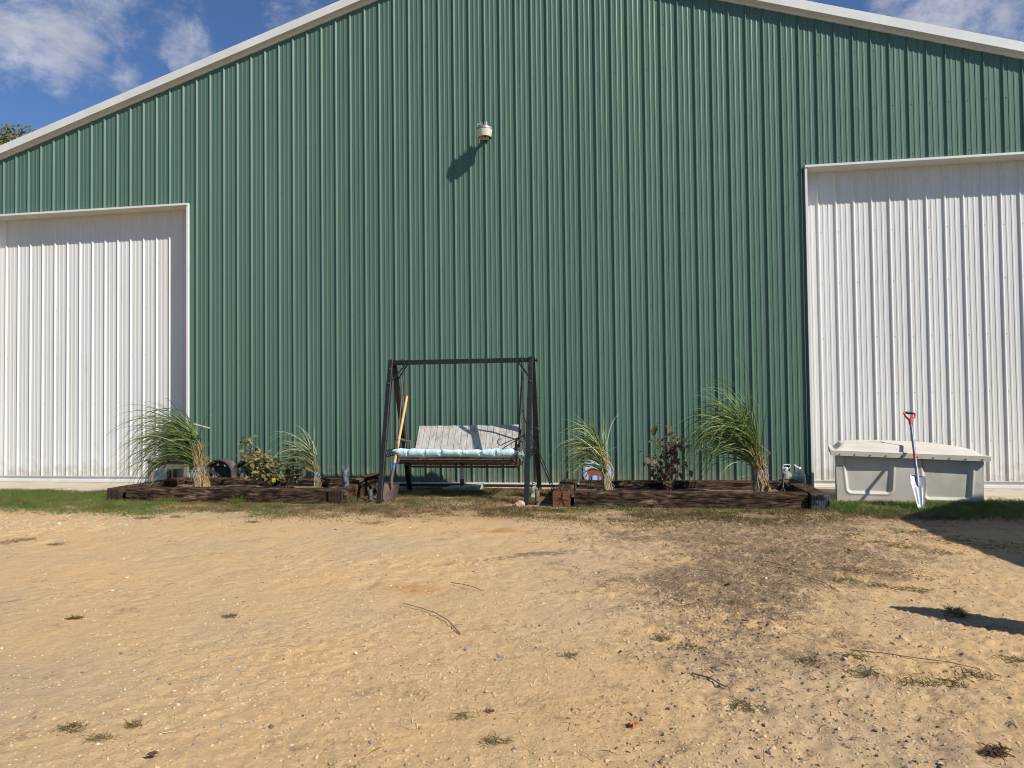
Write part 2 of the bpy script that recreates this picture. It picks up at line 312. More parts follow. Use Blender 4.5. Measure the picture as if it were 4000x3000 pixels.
# value noise
_T=RNG.random((256,256))
def vn(x,y):
    xi=np.floor(x).astype(int); yi=np.floor(y).astype(int); fx=x-xi; fy=y-yi; fx=fx*fx*(3-2*fx); fy=fy*fy*(3-2*fy)
    a=_T[xi&255,yi&255];b=_T[(xi+1)&255,yi&255];c=_T[xi&255,(yi+1)&255];d=_T[(xi+1)&255,(yi+1)&255]
    return (a*(1-fx)+b*fx)*(1-fy)+(c*(1-fx)+d*fx)*fy
def fbm(x,y,f,o=4):
    s=0;a=.5
    for i in range(o): s=s+a*(vn(x*f+17*i,y*f+31*i)-.5); f*=2.03; a*=.5
    return s
def ground_z(x,y):
    x=np.asarray(x,float); y=np.asarray(y,float)
    b=-.055-.012*np.clip((-y-1.8)/2,0,2)
    w=np.clip((-y-.9)/1.5,0.15,1)
    z=b+w*(.022*fbm(x,y,.8,3)+.011*fbm(x,y,3.5,3)+.010*fbm(x,y,14,2))
    z=z+.02*np.exp(-((y+2.2)/.35)**2)*(.5+fbm(x,y,1.5,3))
    return z
def gz(x,y): return float(ground_z(np.array([x]),np.array([y]))[0])

# ------------------------------------------------------------------ ground
def ell(x,y,cx,cy,rx,ry,a=0):
    c,s=math.cos(a),math.sin(a); dx=(x-cx)*c+(y-cy)*s; dy=-(x-cx)*s+(y-cy)*c
    return np.exp(-((dx/rx)**2+(dy/ry)**2))
def mulch_mask(x,y):
    m=1.25*ell(x,y,7.85,-2.62,1.35,.55)+1.0*ell(x,y,7.50,-3.6,1.0,.8)+1.3*ell(x,y,6.98,-5.1,.50,.55,-.5)+.75*ell(x,y,7.35,-4.6,.55,.7)+.8*ell(x,y,5.65,-4.2,.62,.09,.5)
    m=m*1.05+.55*ell(x,y,6.5,-3.45,.6,.25)+.45*ell(x,y,8.0,-3.9,.9,.9)+.35*ell(x,y,7.3,-5.9,.8,.6)+.3*ell(x,y,6.2,-3.0,.8,.35)+.45*ell(x,y,6.95,-6.1,.5,.55)+.4*ell(x,y,8.15,-4.2,.7,.6)+.28*ell(x,y,6.9,-7.0,1.0,.5)+.35*ell(x,y,6.2,-4.7,.6,.4)
    return np.clip(m,0,1.3)
def soil_mask(x,y):
    e=-2.62+.25*fbm(x,y,.9,3)*2
    m=1/(1+np.exp(-(y-e)/.10))
    return m
xs=np.concatenate([np.linspace(-900,-40,12),np.linspace(-36,-5,20),np.arange(-4.9,0,.06),np.arange(0,9.8,.0185),np.arange(9.8,13,.05),np.linspace(13.3,40,22),np.linspace(60,900,12)])
ys=np.concatenate([np.linspace(-900,-30,10),np.linspace(-26,-9.5,18),np.arange(-9.3,-7.9,.05),np.arange(-7.88,-4.2,.0175),np.arange(-4.2,-.3,.024),np.linspace(-.25,40,14),np.linspace(60,900,10)])
X,Y=np.meshgrid(xs,ys,indexing='ij')
Z=ground_z(X,Y)
near=(Y<-.9)&(Y>-9)&(X>-1)&(X<11)
mm=mulch_mask(X,Y)
rough_=np.clip(.45+.5*(X-4)/4+fbm(X,Y,1.3,3)*2.5,.25,1.3)*np.clip((-Y-2)/2,.35,1)
z2=rough_*(.018*fbm(X,Y,19,3)+.014*(vn(X*42,Y*42)-.5)-.012*np.abs(fbm(X,Y,31,2)))
trk=np.clip(fbm(X+5,Y,.9,2)*4+.75,0,1)*np.clip((-Y-4.8)/1.0,0,1)*np.clip((X-4.2)/1.2,0.12,1)
ang=.55*X+.15*Y; z2+=trk*.014*(np.sin((X*.5+Y*.9)*2*np.pi/.062)*np.sin((X*.95-Y*.45)*2*np.pi/.055+fbm(X,Y,3,2)*3))
foot=np.clip(fbm(X,Y,1.1,2)*4+.4,0,1)*np.clip((-Y-2.6)/.5,0,1)*(1-np.clip((-Y-5)/1,0,1))
z2+=foot*.03*np.minimum(0,fbm(X,Y,6,2))*2
z2+=mm*.030*np.maximum(0,fbm(X,Y,20,3)*2)
Z=np.where(near,Z+z2,Z)
Z=np.where((X<-30)|(X>30)|(Y<-25)|(Y>45),-.08,Z)
nx,ny=len(xs),len(ys)
V=np.stack([X,Y,Z],-1).reshape(-1,3); I=np.arange(nx*ny).reshape(nx,ny)
Fq=np.stack([I[:-1,:-1],I[1:,:-1],I[1:,1:],I[:-1,1:]],-1).reshape(-1,4)
org=1.5*ell(X,Y,5.24,-3.15,.22,.10)+1.6*ell(X,Y,5.03,-5.24,.17,.085)+.8*ell(X,Y,1.4,-1.95,.6,.22)+.5*ell(X,Y,1.9,-2.9,.25,.12)+.45*ell(X,Y,4.9,-2.4,.5,.2)
GM=bpy.data.materials.new('sandy_ground'); GM.use_nodes=True; t=GM.node_tree; n=t.nodes; l=t.links; b=n['Principled BSDF']; b.inputs['Roughness'].default_value=.95; b.inputs['Specular IOR Level'].default_value=.15
co=n.new('ShaderNodeTexCoord')
def gn(sc,det=6,ro=.55):
    q=n.new('ShaderNodeTexNoise'); q.inputs['Scale'].default_value=sc; q.inputs['Detail'].default_value=det; q.inputs['Roughness'].default_value=ro; l.new(co.outputs['Object'],q.inputs['Vector']); return q.outputs['Fac']
def gr(src,stops):
    q=n.new('ShaderNodeValToRGB'); e=q.color_ramp.elements
    while len(e)<len(stops): e.new(.5)
    for i,(p,c) in enumerate(stops): e[i].position=p; e[i].color=(*c,1)
    l.new(src,q.inputs[0]); return q.outputs[0]
def gmix(f,a,bb,mode='MIX'):
    q=n.new('ShaderNodeMix'); q.data_type='RGBA'; q.blend_type=mode
    if isinstance(f,(int,float)): q.inputs[0].default_value=f
    else: l.new(f,q.inputs[0])
    l.new(a,q.inputs[6])
    if isinstance(bb,tuple): q.inputs[7].default_value=(*bb,1)
    else: l.new(bb,q.inputs[7])
    return q.outputs[2]
def gmr(src,a,b_,c=0,d=1):
    q=n.new('ShaderNodeMapRange'); q.inputs['From Min'].default_value=a; q.inputs['From Max'].default_value=b_; q.inputs['To Min'].default_value=c; q.inputs['To Max'].default_value=d; l.new(src,q.inputs['Value']); return q.outputs[0]
def gma(op,a,bb):
    q=n.new('ShaderNodeMath'); q.operation=op
    for i,v in enumerate((a,bb)):
        if isinstance(v,(int,float)): q.inputs[i].default_value=v
        else: l.new(v,q.inputs[i])
    return q.outputs[0]
def gat(nm):
    q=n.new('ShaderNodeAttribute'); q.attribute_name=nm; return q.outputs['Fac']
c=gr(gn(.9,8,.6),[(.36,(.59,.380,.178)),(.5,(.55,.368,.186)),(.64,(.495,.350,.198))])
c=gmix(gmr(gn(38,6,.7),.40,.68,0,.50),c,(.355,.245,.145))
c=gmix(gmr(gn(210,3,.7),.56,.70,0,.55),c,(.66,.50,.33))
c=gmix(gmr(gn(160,3,.7),.60,.72,0,.55),c,(.22,.16,.11))
c=gmix(gmr(gn(7,7,.65),.54,.72,0,.40),c,(.37,.27,.175))
sm=gma('MULTIPLY',gat('soil'),gmr(gn(5,7,.7),.30,.60,.25,.85))
c=gmix(sm,c,gr(gn(30,6,.7),[(.35,(.15,.10,.058)),(.65,(.37,.25,.14))]))
c=gmix(gma('MULTIPLY',gat('orange'),gmr(gn(18,6,.7),.3,.6,.3,.8)),c,(.40,.19,.065))
mk=gmr(gma('ADD',gat('mulch'),gma('ADD',gma('MULTIPLY',gma('SUBTRACT',gn(4,9,.75),.5),4.6),gma('MULTIPLY',gma('SUBTRACT',gn(28,6,.8),.5),2.6))),.34,1.25,0,.92)
c=gmix(mk,c,gr(gn(70,5,.7),[(.36,(.068,.046,.029)),(.52,(.185,.130,.080)),(.68,(.40,.285,.17))]))
c=gmix(gmr(gma('ADD',gat('field'),gma('MULTIPLY',gma('SUBTRACT',gn(.7,8,.7),.5),.8)),.4,.6),c,gr(gn(3,8,.7),[(.35,(.035,.058,.015)),(.65,(.085,.105,.032))]))  # unseen grass tone beyond the yard, added to cut light bounced off the sand
l.new(c,b.inputs['Base Color'])
h=gma('ADD',gma('MULTIPLY',gn(45,8,.7),.012),gma('MULTIPLY',gn(190,4,.7),.004))
bu=n.new('ShaderNodeBump'); bu.inputs['Strength'].default_value=.85; bu.inputs['Distance'].default_value=1.0; l.new(h,bu.inputs['Height']); l.new(bu.outputs[0],b.inputs['Normal'])
g=npmesh('ground',V,Fq,GM,attrs={'field':np.clip(np.maximum.reduce([(-12.5-Y)/2.5,(-7-X)/2,(X-17)/2,Y/3-.5])+.5,0,1).ravel(),'mulch':mm.ravel(),'soil':soil_mask(X,Y).ravel()*(Y.ravel()>-12),'orange':np.clip(org,0,1).ravel()}); tag(g,kind='structure')

mb=MB(); mb.box((-6,-.80,-.25),(-.02,.5,-.040)); mb.box((8.8,-.95,-.25),(14,.5,-.040)); mb.box((-.02,-.14,-.25),(8.8,.5,-.043))
o=mb.build('concrete_apron',M['concrete']); tag(o,kind='structure')

# ------------------------------------------------------------------ barn
RX,RZ,RS=4.56,7.73,.308
def topz(x): return RZ-RS*abs(x-RX)
EL,ER=-4.9,14.0
barn=thing('barn','big green ribbed metal barn with white trim and gabled roof','barn',(RX,0,0))
PER=.2286
PROF=[(0,0),(.010,-.020),(.018,-.0205),(.036,0),(.075,0),(.078,-.0045),(.092,-.0045),(.102,0),(.142,0),(.145,-.0045),(.159,-.0045),(.169,0)]
PO=-.054
def cladding(mb,x0,x1,zb,zt,y0=0,off=PO,per=PER,prof=PROF):
    pts=[]; k=math.floor((x0-off)/per)-1
    while off+k*per<x1+per:
        for dx,dy in prof: pts.append((off+k*per+dx,dy))
        k+=1
    for (xa,ya),(xb,yb) in zip(pts,pts[1:]):
        if xb<=x0 or xa>=x1: continue
        if xa<x0: ya=ya+(yb-ya)*(x0-xa)/(xb-xa); xa=x0
        if xb>x1: yb=ya+(yb-ya)*(x1-xa)/(xb-xa); xb=x1
        mb.add([(xa,y0+ya,zb(xa)),(xb,y0+yb,zb(xb)),(xb,y0+yb,zt(xb)),(xa,y0+ya,zt(xa))],[(0,1,2,3)])
LD0,LD1,RD0,RD1=-3.86,-.19,8.945,12.6; DH=4.285; GB=.022
mb=MB()
cladding(mb,EL,LD0,lambda x:GB,topz); cladding(mb,LD0,LD1,lambda x:DH,topz); cladding(mb,LD1,RD0,lambda x:GB,topz)
cladding(mb,RD0,RD1,lambda x:DH,topz); cladding(mb,RD1,ER,lambda x:GB,topz)
wall=mb.build('wall_cladding',M['green'],barn)
# screws
def screws(name,cols,rows,zt,y,r,material,parent,skip=None,jit=.004):
    mb=MB()
    for k in cols:
        x=k*PER
        for z in rows:
            if zt and z>zt(x)-.08: continue
            if skip and skip(x,z): continue
            xx=x+random.uniform(-jit,jit); zz=z+random.uniform(-jit*1.5,jit*1.5)
            mb.lathe((xx,y,zz),[(r*1.35,0),(r*1.35,.0015),(r*.8,.002),(r*.8,.006),(.0005,.0065)],n=8,axis=(0,-1,0))
    return mb.build(name,material,parent)
ROWS=[.057,.634,1.242,1.844,2.49,3.13,3.77,4.402,5.059,5.819,6.45,7.1]
inD=lambda x,z:(LD0-.03<x<LD1+.04 and z<DH+.03) or (RD0-.04<x<RD1+.03 and z<DH+.03)
s_=screws('screws',range(-21,62),ROWS,topz,0,.0062,M['screwg'],wall,inD); s_['kind']='stuff'
# base trim and skirt
mb=MB()
mb.box((LD1+.02,-.022,.0),(RD0-.03,.02,.022)); mb.box((EL,-.022,0),(LD0-.02,.02,.022)); mb.box((RD1+.02,-.022,0),(ER,.02,.022))
mb.loose('base_trim',M['trim'],barn)
mb=MB(); mb.box((LD1,.006,-.2),(RD0,.1,-.001)); mb.build('skirt_board',M['skirt'],barn)
# rake trims
for sgn in (-1,1):
    mb=MB(); xe=RX+sgn*(9.55 if sgn<0 else 9.5)
    for (ya,yb,za,zb_) in ((-.10,.02,.028,.155),(-.026,-.003,-.022,.0275)):
        P=[]
        for x in (RX,xe):
            z=topz(x); P+= [(x,ya,z+za),(x,yb,z+za),(x,yb,z+zb_),(x,ya,z+zb_)]
        F=[(0,1,5,4),(1,2,6,5),(2,3,7,6),(3,0,4,7),(0,3,2,1),(4,5,6,7)]
        if sgn<0: F=[f[::-1] for f in F]
        mb.add(P,F)
    # joint laps
    for q in (.31,.56,.83):
        x=RX+(xe-RX)*q; z=topz(x)
        dx=.004; P=[]
        for xx in (x-dx,x+dx):
            zz=topz(xx); P+=[(xx,-.1015,zz+.027),(xx,.02,zz+.027),(xx,.02,zz+.157),(xx,-.1015,zz+.157)]
        mb.add(P,[(0,1,5,4),(1,2,6,5),(2,3,7,6),(3,0,4,7)])
    mb.build('rake_trim',M['trim'],barn)
# roof, sides, back
mb=MB()
for sgn in (-1,1):
    xe=RX+sgn*9.55; z0=RZ+.10; z1=topz(xe)+.10
    P=[(RX,.021,z0),(xe,.021,z1),(xe,24,z1),(RX,24,z0),(RX,.021,z0-.06),(xe,.021,z1-.06),(xe,24,z1-.06),(RX,24,z0-.06)]
    mb.add(P,[(0,1,2,3),(4,7,6,5),(0,4,5,1),(1,5,6,2),(2,6,7,3)])
mb.build('roof',M['roof'],barn)
mb=MB(); zl,zr=topz(EL),topz(ER)
mb.box((EL-.02,.03,-.1),(EL,24,zl)); mb.box((ER,.03,-.1),(ER+.02,24,zr))
mb.loose('side_wall',M['green'],barn)
mb=MB(); mb.prism([(EL,24,-.1),(ER,24,-.1),(ER,24,zr),(RX,24,RZ),(EL,24,zl)],(0,.02,0)); mb.build('back_wall',M['green'],barn)
# doors
DY=.205
def door(x0,x1,label,off):
    prof=[(0,0),(.014,-.019),(.020,-.019),(.040,0),(.075,0),(.079,-.004),(.092,-.004),(.104,0),(.142,0),(.146,-.004),(.159,-.004),(.171,0)]
    mb=MB(); cladding(mb,x0-.05,x1+.05,lambda x:.060,lambda x:DH+.10,DY,off,PER,prof)
    d=mb.build('door',M['white'],barn); d['label']=label
    mb=MB(); mb.box((x0-.05,DY+.001,.003),(x1+.05,DY+.05,.0585)); mb.box((x0-.05,DY-.026,-.036),(x1+.05,DY+.05,.002)); mb.box((x0-.05,DY-.022,.0545),(x1+.05,DY-.0005,.0585))
    mb.build('bottom_rail',M['trim'],d)
    c0=int(math.floor((x0-off)/PER)); c1=int(math.ceil((x1-off)/PER)); mb=MB()
    for k in range(c0,c1):
        for z in (.085,.60,1.24,2.0,2.75,3.45,4.1):
            x=off+.054+k*PER
            if x<x0 or x>x1: continue
            mb.lathe((x,DY,z+random.uniform(-.006,.006)),[(.008,0),(.008,.0015),(.005,.002),(.005,.006),(.0005,.0065)],n=8,axis=(0,-1,0))
    s=mb.build('screws',M['screww'],d); s['kind']='stuff'
    # frame: jambs + header box
    mb=MB()
    for xj,sg in ((x0,1),(x1,-1)):
        a=(xj-.028 if sg>0 else xj-.001); b_=(xj+.001 if sg>0 else xj+.028)
        mb.box((a,-.040,-.035),(b_,.0,DH+.03))
        mb.box((min(xj-.012*sg,xj),.0005,-.035),(max(xj-.012*sg,xj),DY+.06,DH))
    mb.box((x0-.0279,-.052,DH),(x1+.0279,DY+.06,DH+.0295))
    f=mb.build('door_frame',M['trim'],barn)
    mb=MB(); mb.box((x0-.3,DY+.06,-.2),(x1+.3,DY+.08,DH+.3)); mb.build('door_backing',M['dark'],d)
door(LD0,LD1,'sliding door left of the planters',PO+.08)
door(RD0,RD1,'sliding door behind the feed box',PO+.03)

# ------------------------------------------------------------------ wall lamp
lx,ly,lz=4.566,-.215,4.985
t_=thing('wall_lamp','grey finned area light on a short arm high on the green wall','lamp',(4.55,0,4.95))
mb=MB(); mb.box((4.515,-.035,4.955),(4.585,-.012,5.05)); mb.tube([(4.55,-.03,5.0),(4.556,-.12,5.005),(lx,ly+.02,5.02)],.026,10); mb.build('arm',M['dark'],t_,smooth=40)
mb=MB(); mb.lathe((lx,ly,lz),[(.001,.085),(.106,.085),(.112,.075),(.112,.055),(.106,.05)],n=36)
for k in range(18):
    a=2*math.pi*k/18; d=Vector((math.cos(a),math.sin(a),0)); sd=Vector((-d.y,d.x,0))*.0022; c_=Vector((lx,ly,lz+.08))
    hh=.058+.012*math.sin(k*2.7)
    P=[c_+d*.03,c_+d*.104,c_+d*.098+Vector((0,0,hh)),c_+d*.086+Vector((0,0,hh)),c_+d*.05+Vector((0,0,.02)),c_+d*.03+Vector((0,0,.02))]
    mb.prism([p-sd for p in P],sd*2)
mb.lathe((lx,ly,lz),[(.03,.085),(.03,.125),(.001,.125)],n=14)
mb.build('housing',M['lampal'],t_,smooth=35)
mb=MB(); mb.lathe((lx,ly,lz),[(.108,.055),(.105,.02),(.092,-.047),(.088,-.050),(.086,-.046),(.098,.02),(.10,.045),(.0,.048)],n=36); mb.build('reflector',M['lampref'],t_,smooth=40)
mb=MB(); mb.lathe((lx+.075,ly+.05,lz-.055),[(.001,-.004),(.018,0),(.02,.03),(.012,.04)],n=12); mb.build('photocell',M['dark'],t_,smooth=40)

# ------------------------------------------------------------------ planters
def timber(name,a,b_,w,h,m,parent,crack=None,seg=44,endm=None,seed=0):
    """a,b_ centre-bottom points; w across, h tall; optional crack line in the -Y side face"""
    a=Vector(a);b_=Vector(b_); d=(b_-a); ln=d.length; d.normalize(); sd=Vector((-d.y,d.x,0)); r=.012
    rs=random.Random(seed)
    def ring(t):
        P=[]
        c_=a+d*(ln*t)
        cz=h*(.62+.10*math.sin(5*t+seed)+.03*math.sin(23*t)) if crack else h*.6
        cd_=(crack if crack else 0)*min(1,max(0,math.sin(math.pi*t)*3-.0))*(.7+.3*math.sin(17*t))
        lst=[(-w/2,0),(-w/2,cz*.5),(-w/2,cz-.006),(-w/2+cd_,cz-.001),(-w/2,cz+.004),(-w/2,h-r),(-w/2+r*.35,h-r*.35),(-w/2+r,h),(-w*.2,h),(w*.2,h),(w/2-r,h),(w/2-r*.35,h-r*.35),(w/2,h-r),(w/2,h*.5),(w/2,0)]
        return c_,lst
    vs=[];n_=15
    for i in range(seg+1):
        t=i/seg; c_,lst=ring(t)
        for j,(q,z) in enumerate(lst):
            x_=ln*t*3+j*7.3+seed*5
            jq=.006*(fbm(np.array([x_]),np.array([j*1.3+seed]),.9,3)[0]*2); jz=.008*(fbm(np.array([ln*t*2.2]),np.array([seed*3.3+(j>6)*4.0]),1.0,3)[0]*2)
            if z<.01: jz=0
            vs.append(c_+sd*(q+jq)+Vector((0,0,z+jz)))
    fs=[(i*n_+j,(i+1)*n_+j,(i+1)*n_+(j+1)%n_,i*n_+(j+1)%n_) for i in range(seg) for j in range(n_)]
    mb=MB(); mb.add(vs,fs,0); mb.add([vs[j] for j in range(n_)],[tuple(range(n_))],1); mb.add([vs[seg*n_+j] for j in range(n_)],[tuple(range(n_))[::-1]],1)
    return mb.build(name,[m,endm or M['tendd']],parent,smooth=28)
def end_plate(x0,x1,y,z0,z1,m,parent,nr=9):
    mb=MB(); w=(x1-x0)/nr
    mb.box((x0,y-.002,z0),(x1,y+.003,z1))
    for k in range(nr):
        xx=x0+k*w+w*.25
        zc=z0+.004
        while zc<z1-.01:
            mb.box((xx,y-.0075,zc),(xx+w*.5,y-.0025,zc+.011)); zc+=.0135
    return mb.build('end_plate',m,parent)
PB=-.062; TH=.185
# left bed
bedL=thing('planter_bed','low dark timber planter bed left of the porch swing','planter',(1.4,-1.1,-.05))
timber('timber',(.10,-1.635,PB),(2.835,-1.635,PB),.175,TH,M['tx'],bedL,seed=1)
timber('timber',(-.075,-1.72,PB),(.03,-.40,PB),.20,TH-.006,M['ty'],bedL,seed=2,seg=20)
timber('timber',(.16,-.47,PB),(2.80,-.47,PB),.17,TH-.004,M['tx'],bedL,seed=3)
timber('timber',(2.955,-1.74,PB),(2.955,-1.14,PB),.195,TH+.006,M['ty'],bedL,seed=4,seg=14)
timber('timber',(2.95,-1.07,PB),(2.94,-.44,PB),.20,TH+.012,M['ty'],bedL,seed=5,seg=16)
end_plate(2.868,3.045,-1.742,PB+.01,PB+TH-.005,M['plate'],bedL)
end_plate(-.155,.005,-1.722,PB+.02,PB+TH-.02,M['plate'],bedL)
def soil(parent,x0,x1,y0,y1,z):
    gx=np.linspace(x0,x1,90); gy=np.linspace(y0,y1,34); A,B=np.meshgrid(gx,gy,indexing='ij'); C_=z+.05*fbm(A,B,3,4)+.02*fbm(A,B,18,3)
    I=np.arange(A.size).reshape(A.shape); F=np.stack([I[:-1,:-1],I[1:,:-1],I[1:,1:],I[:-1,1:]],-1).reshape(-1,4)
    return npmesh('soil',np.stack([A,B,C_],-1).reshape(-1,3),F,M['soil'],parent=parent)
soil(bedL,.03,2.9,-1.56,-.53,.02)
# plank lying on it
mb=MB(); mb.bar((2.93,-1.12,.152),(2.995,-.40,.175),.15,.028,up=(0,0,1))
pl=mb.build('plank',M['ty']); tag(pl,'charred weathered plank laid across the right end of the left planter','plank')
# right bed
bedR=thing('planter_bed','low dark timber planter bed right of the porch swing','planter',(7.1,-1.1,-.05))
timber('timber',(5.865,-1.625,PB),(8.44,-1.625,PB),.18,TH,M['tx'],bedR,crack=.02,seed=11)
tl=timber('timber',(5.72,-1.73,PB),(5.72,-.42,PB),.205,TH+.006,M['ty'],bedR,seed=12,seg=20,endm=M['tend'])
timber('timber',(5.86,-.49,PB),(8.42,-.49,PB),.17,TH-.002,M['tx'],bedR,seed=13)
timber('timber',(8.56,-1.76,PB),(8.53,-.36,PB),.20,TH+.010,M['ty'],bedR,seed=14,seg=20)
end_plate(8.465,8.655,-1.763,PB+.008,PB+TH-.002,M['plateg'],bedR,11)
mb=MB()
cx,cz=5.73,.045
for (x1_,z1_,w_) in ((5.735,.123,.010),(5.765,-.045,.006),(5.65,.02,.003),(5.80,.03,.004),(5.69,-.03,.003),(5.685,.06,.004)):
    d=Vector((x1_-cx,0,z1_-cz)); s2=Vector((-d.z,0,d.x)).normalized()*w_/2; c_=Vector((cx,-1.7372,cz))
    mb.prism([c_-s2*.5,c_+d*.5-s2,c_+d-s2*.4,c_+d+s2*.4,c_+d*.5+s2,c_+s2*.5],(0,.004,0))
mb.build('end_cracks',M['crack'],tl)
soil(bedR,5.82,8.48,-1.54,-.57,.02)

# ------------------------------------------------------------------ swing frame
sf=thing('porch_swing_stand','black steel A-frame stand the porch swing hangs from','swing stand',(4.35,-.9,-.05))
FL=[(3.47,-1.62,3.416,-.975),(3.455,-.30,3.432,-.915)]; FR=[(5.292,-1.62,5.289,-.975),(5.297,-.30,5.300,-.915)]
for (bx,by,tx_,ty_) in FL+FR:
    mb=MB(); mb.bar((bx,by,gz(bx,by)-.03),(tx_,ty_,1.745),.060,.055,bev=.004,up=(0,1,0))
    lg=mb.build('leg',M['black'],sf,smooth=30)
    s=-1 if by<-1 else 1
    mb=MB()
    for zf in (.82,.93):
        p=Vector((bx,by,0)).lerp(Vector((tx_,ty_,1.745)),zf); mb.lathe(p+Vector((0,s*.028,0)),[(.012,0),(.012,.004),(.007,.009),(.0005,.011)],n=10,axis=(0,s,0))
    mb.loose('bolt',M['bolt'],lg,smooth=40)
mb=MB(); mb.bar((3.412,-.945,1.713),(5.325,-.945,1.713),.06,.06,bev=.004); mb.build('top_beam',M['black'],sf,smooth=30)
for x in (3.390,5.348):
    s=-1 if x<4 else 1
    mb=MB(); mb.lathe((x-s*.02,-.945,1.707),[(.012,0),(.012,.02),(.026,.022),(.028,.03),(.024,.04),(.0005,.042)],n=16,axis=(s,0,0)); mb.build('end_knob',M['black'],sf,smooth=40)
for (xa,za,xb,zb_) in ((3.637,1.709,3.450,1.470),(5.105,1.701,5.282,1.470)):
    for yo in (-.045,.03):
        mb=MB(); yb=-.945+ (-.10 if yo<0 else .10)
        mb.bar((xa,-.945+yo,za),(xb,yb,zb_),.008,.036,up=(0,1,0)); mb.lathe((xa,-.945+yo-.004,za),[(.012,0),(.01,.006),(.0005,.008)],n=10,axis=(0,-1,0)); mb.build('brace',M['black'],sf)
for (x0_,x1_) in ((3.468,3.452),(5.290,5.297)):
    mb=MB(); ya,yb=-1.40,-.49
    z0_,z1_=.495,.575
    for z in (z0_,z1_): mb.bar((x0_,ya,z),(x1_,yb,z),.012,.012)
    nn=12
    for k in range(nn):
        t0,t1=k/nn,(k+1)/nn; A=Vector((x0_,ya,0)); B=Vector((x1_,yb,0)); p=A.lerp(B,t0);q=A.lerp(B,t1)
        mb.bar((p.x-.002,p.y,z0_+.004),(q.x-.002,q.y,z1_-.004),.004,.009); mb.bar((p.x+.003,p.y,z1_-.004),(q.x+.003,q.y,z0_+.004),.004,.009)
    mb.build('side_rail',M['black'],sf)

# ------------------------------------------------------------------ swing bench
sb=thing('swing_bench','grey weathered board bench hanging from the black swing frame','swing bench',(4.35,-1.0,.4))
SX0,SX1=3.60,5.085
mb=MB(); nsl=22
for k in range(nsl):
    xa=SX0+(SX1-SX0)*k/nsl; xb=SX0+(SX1-SX0)*(k+1)/nsl-.004; dz=random.uniform(-.0015,.0015)
    mb.prism([(xa,-1.262+random.uniform(-.004,.004),.452+dz),(xb,-1.262,.452+dz),(xb,-1.262,.469+dz),(xa,-1.262,.469+dz)],(0,.50,-.110))
mb.build('seat',M['seatwood'],sb)
mb=MB(); r=.014
mb.tube([(SX0+.02,-1.235,.432),(SX1-.02,-1.235,.432),],r,10); mb.tube([(SX0+.03,-.76,.318),(SX1-.02,-.76,.318)],r,10)
for x in (SX0+.02,4.34,SX1-.03): mb.tube([(x,-1.235,.430),(x,-.95,.365),(x,-.76,.318)],r*.9,10)
mb.build('seat_frame',M['bronze'],sb,smooth=40)
mb=MB(); B0,B1=3.655,5.062; rs=random.Random(3)
wn=(B1-B0)/16; yb0,zb0,yb1,zb1=-.815,.40,-.505,.862
dv=Vector((0,yb1-yb0,zb1-zb0)).normalized(); nv=Vector((0,-dv.z,dv.y))
mbn=MB()
for k in range(16):
    xa=B0+k*wn+.003; xb=B0+(k+1)*wn-.003; tt=rs.uniform(-.006,.006)+.004*(k/16); o_=nv*rs.uniform(-.0015,.0015)
    p0=Vector((0,yb0,zb0))+o_; p1=Vector((0,yb1,zb1))+dv*tt+o_
    P=[Vector((xa,0,0))+p0,Vector((xb,0,0))+p0,Vector((xb,0,0))+p1,Vector((xa,0,0))+p1]
    mb.prism(P,-nv*.018)
    for f in (.93,.70):
        for dx in (.3,.7):
            if rs.random()<.8:
                c_=Vector((xa+(xb-xa)*dx,0,0))+p0.lerp(p1,f)+nv*.0015
                mbn.lathe(c_,[(.0035,0),(.0005,.0006)],n=7,axis=nv)
bk=mb.build('backrest',M['greywood'],sb); mbn.loose('nail',M['crack'],bk)
mb=MB()
for x in (B0-.006,B1+.008): mb.tube([(x,-.80,.36),(x,-.65,.60),(x,-.49,.80)],.013,10)
mb.tube([(B0,-.535,.775),(B1,-.535,.775)],.012,8); mb.tube([(B0,-.72,.50),(B1,-.72,.50)],.012,8)
mb.build('back_frame',M['black'],sb,smooth=40)
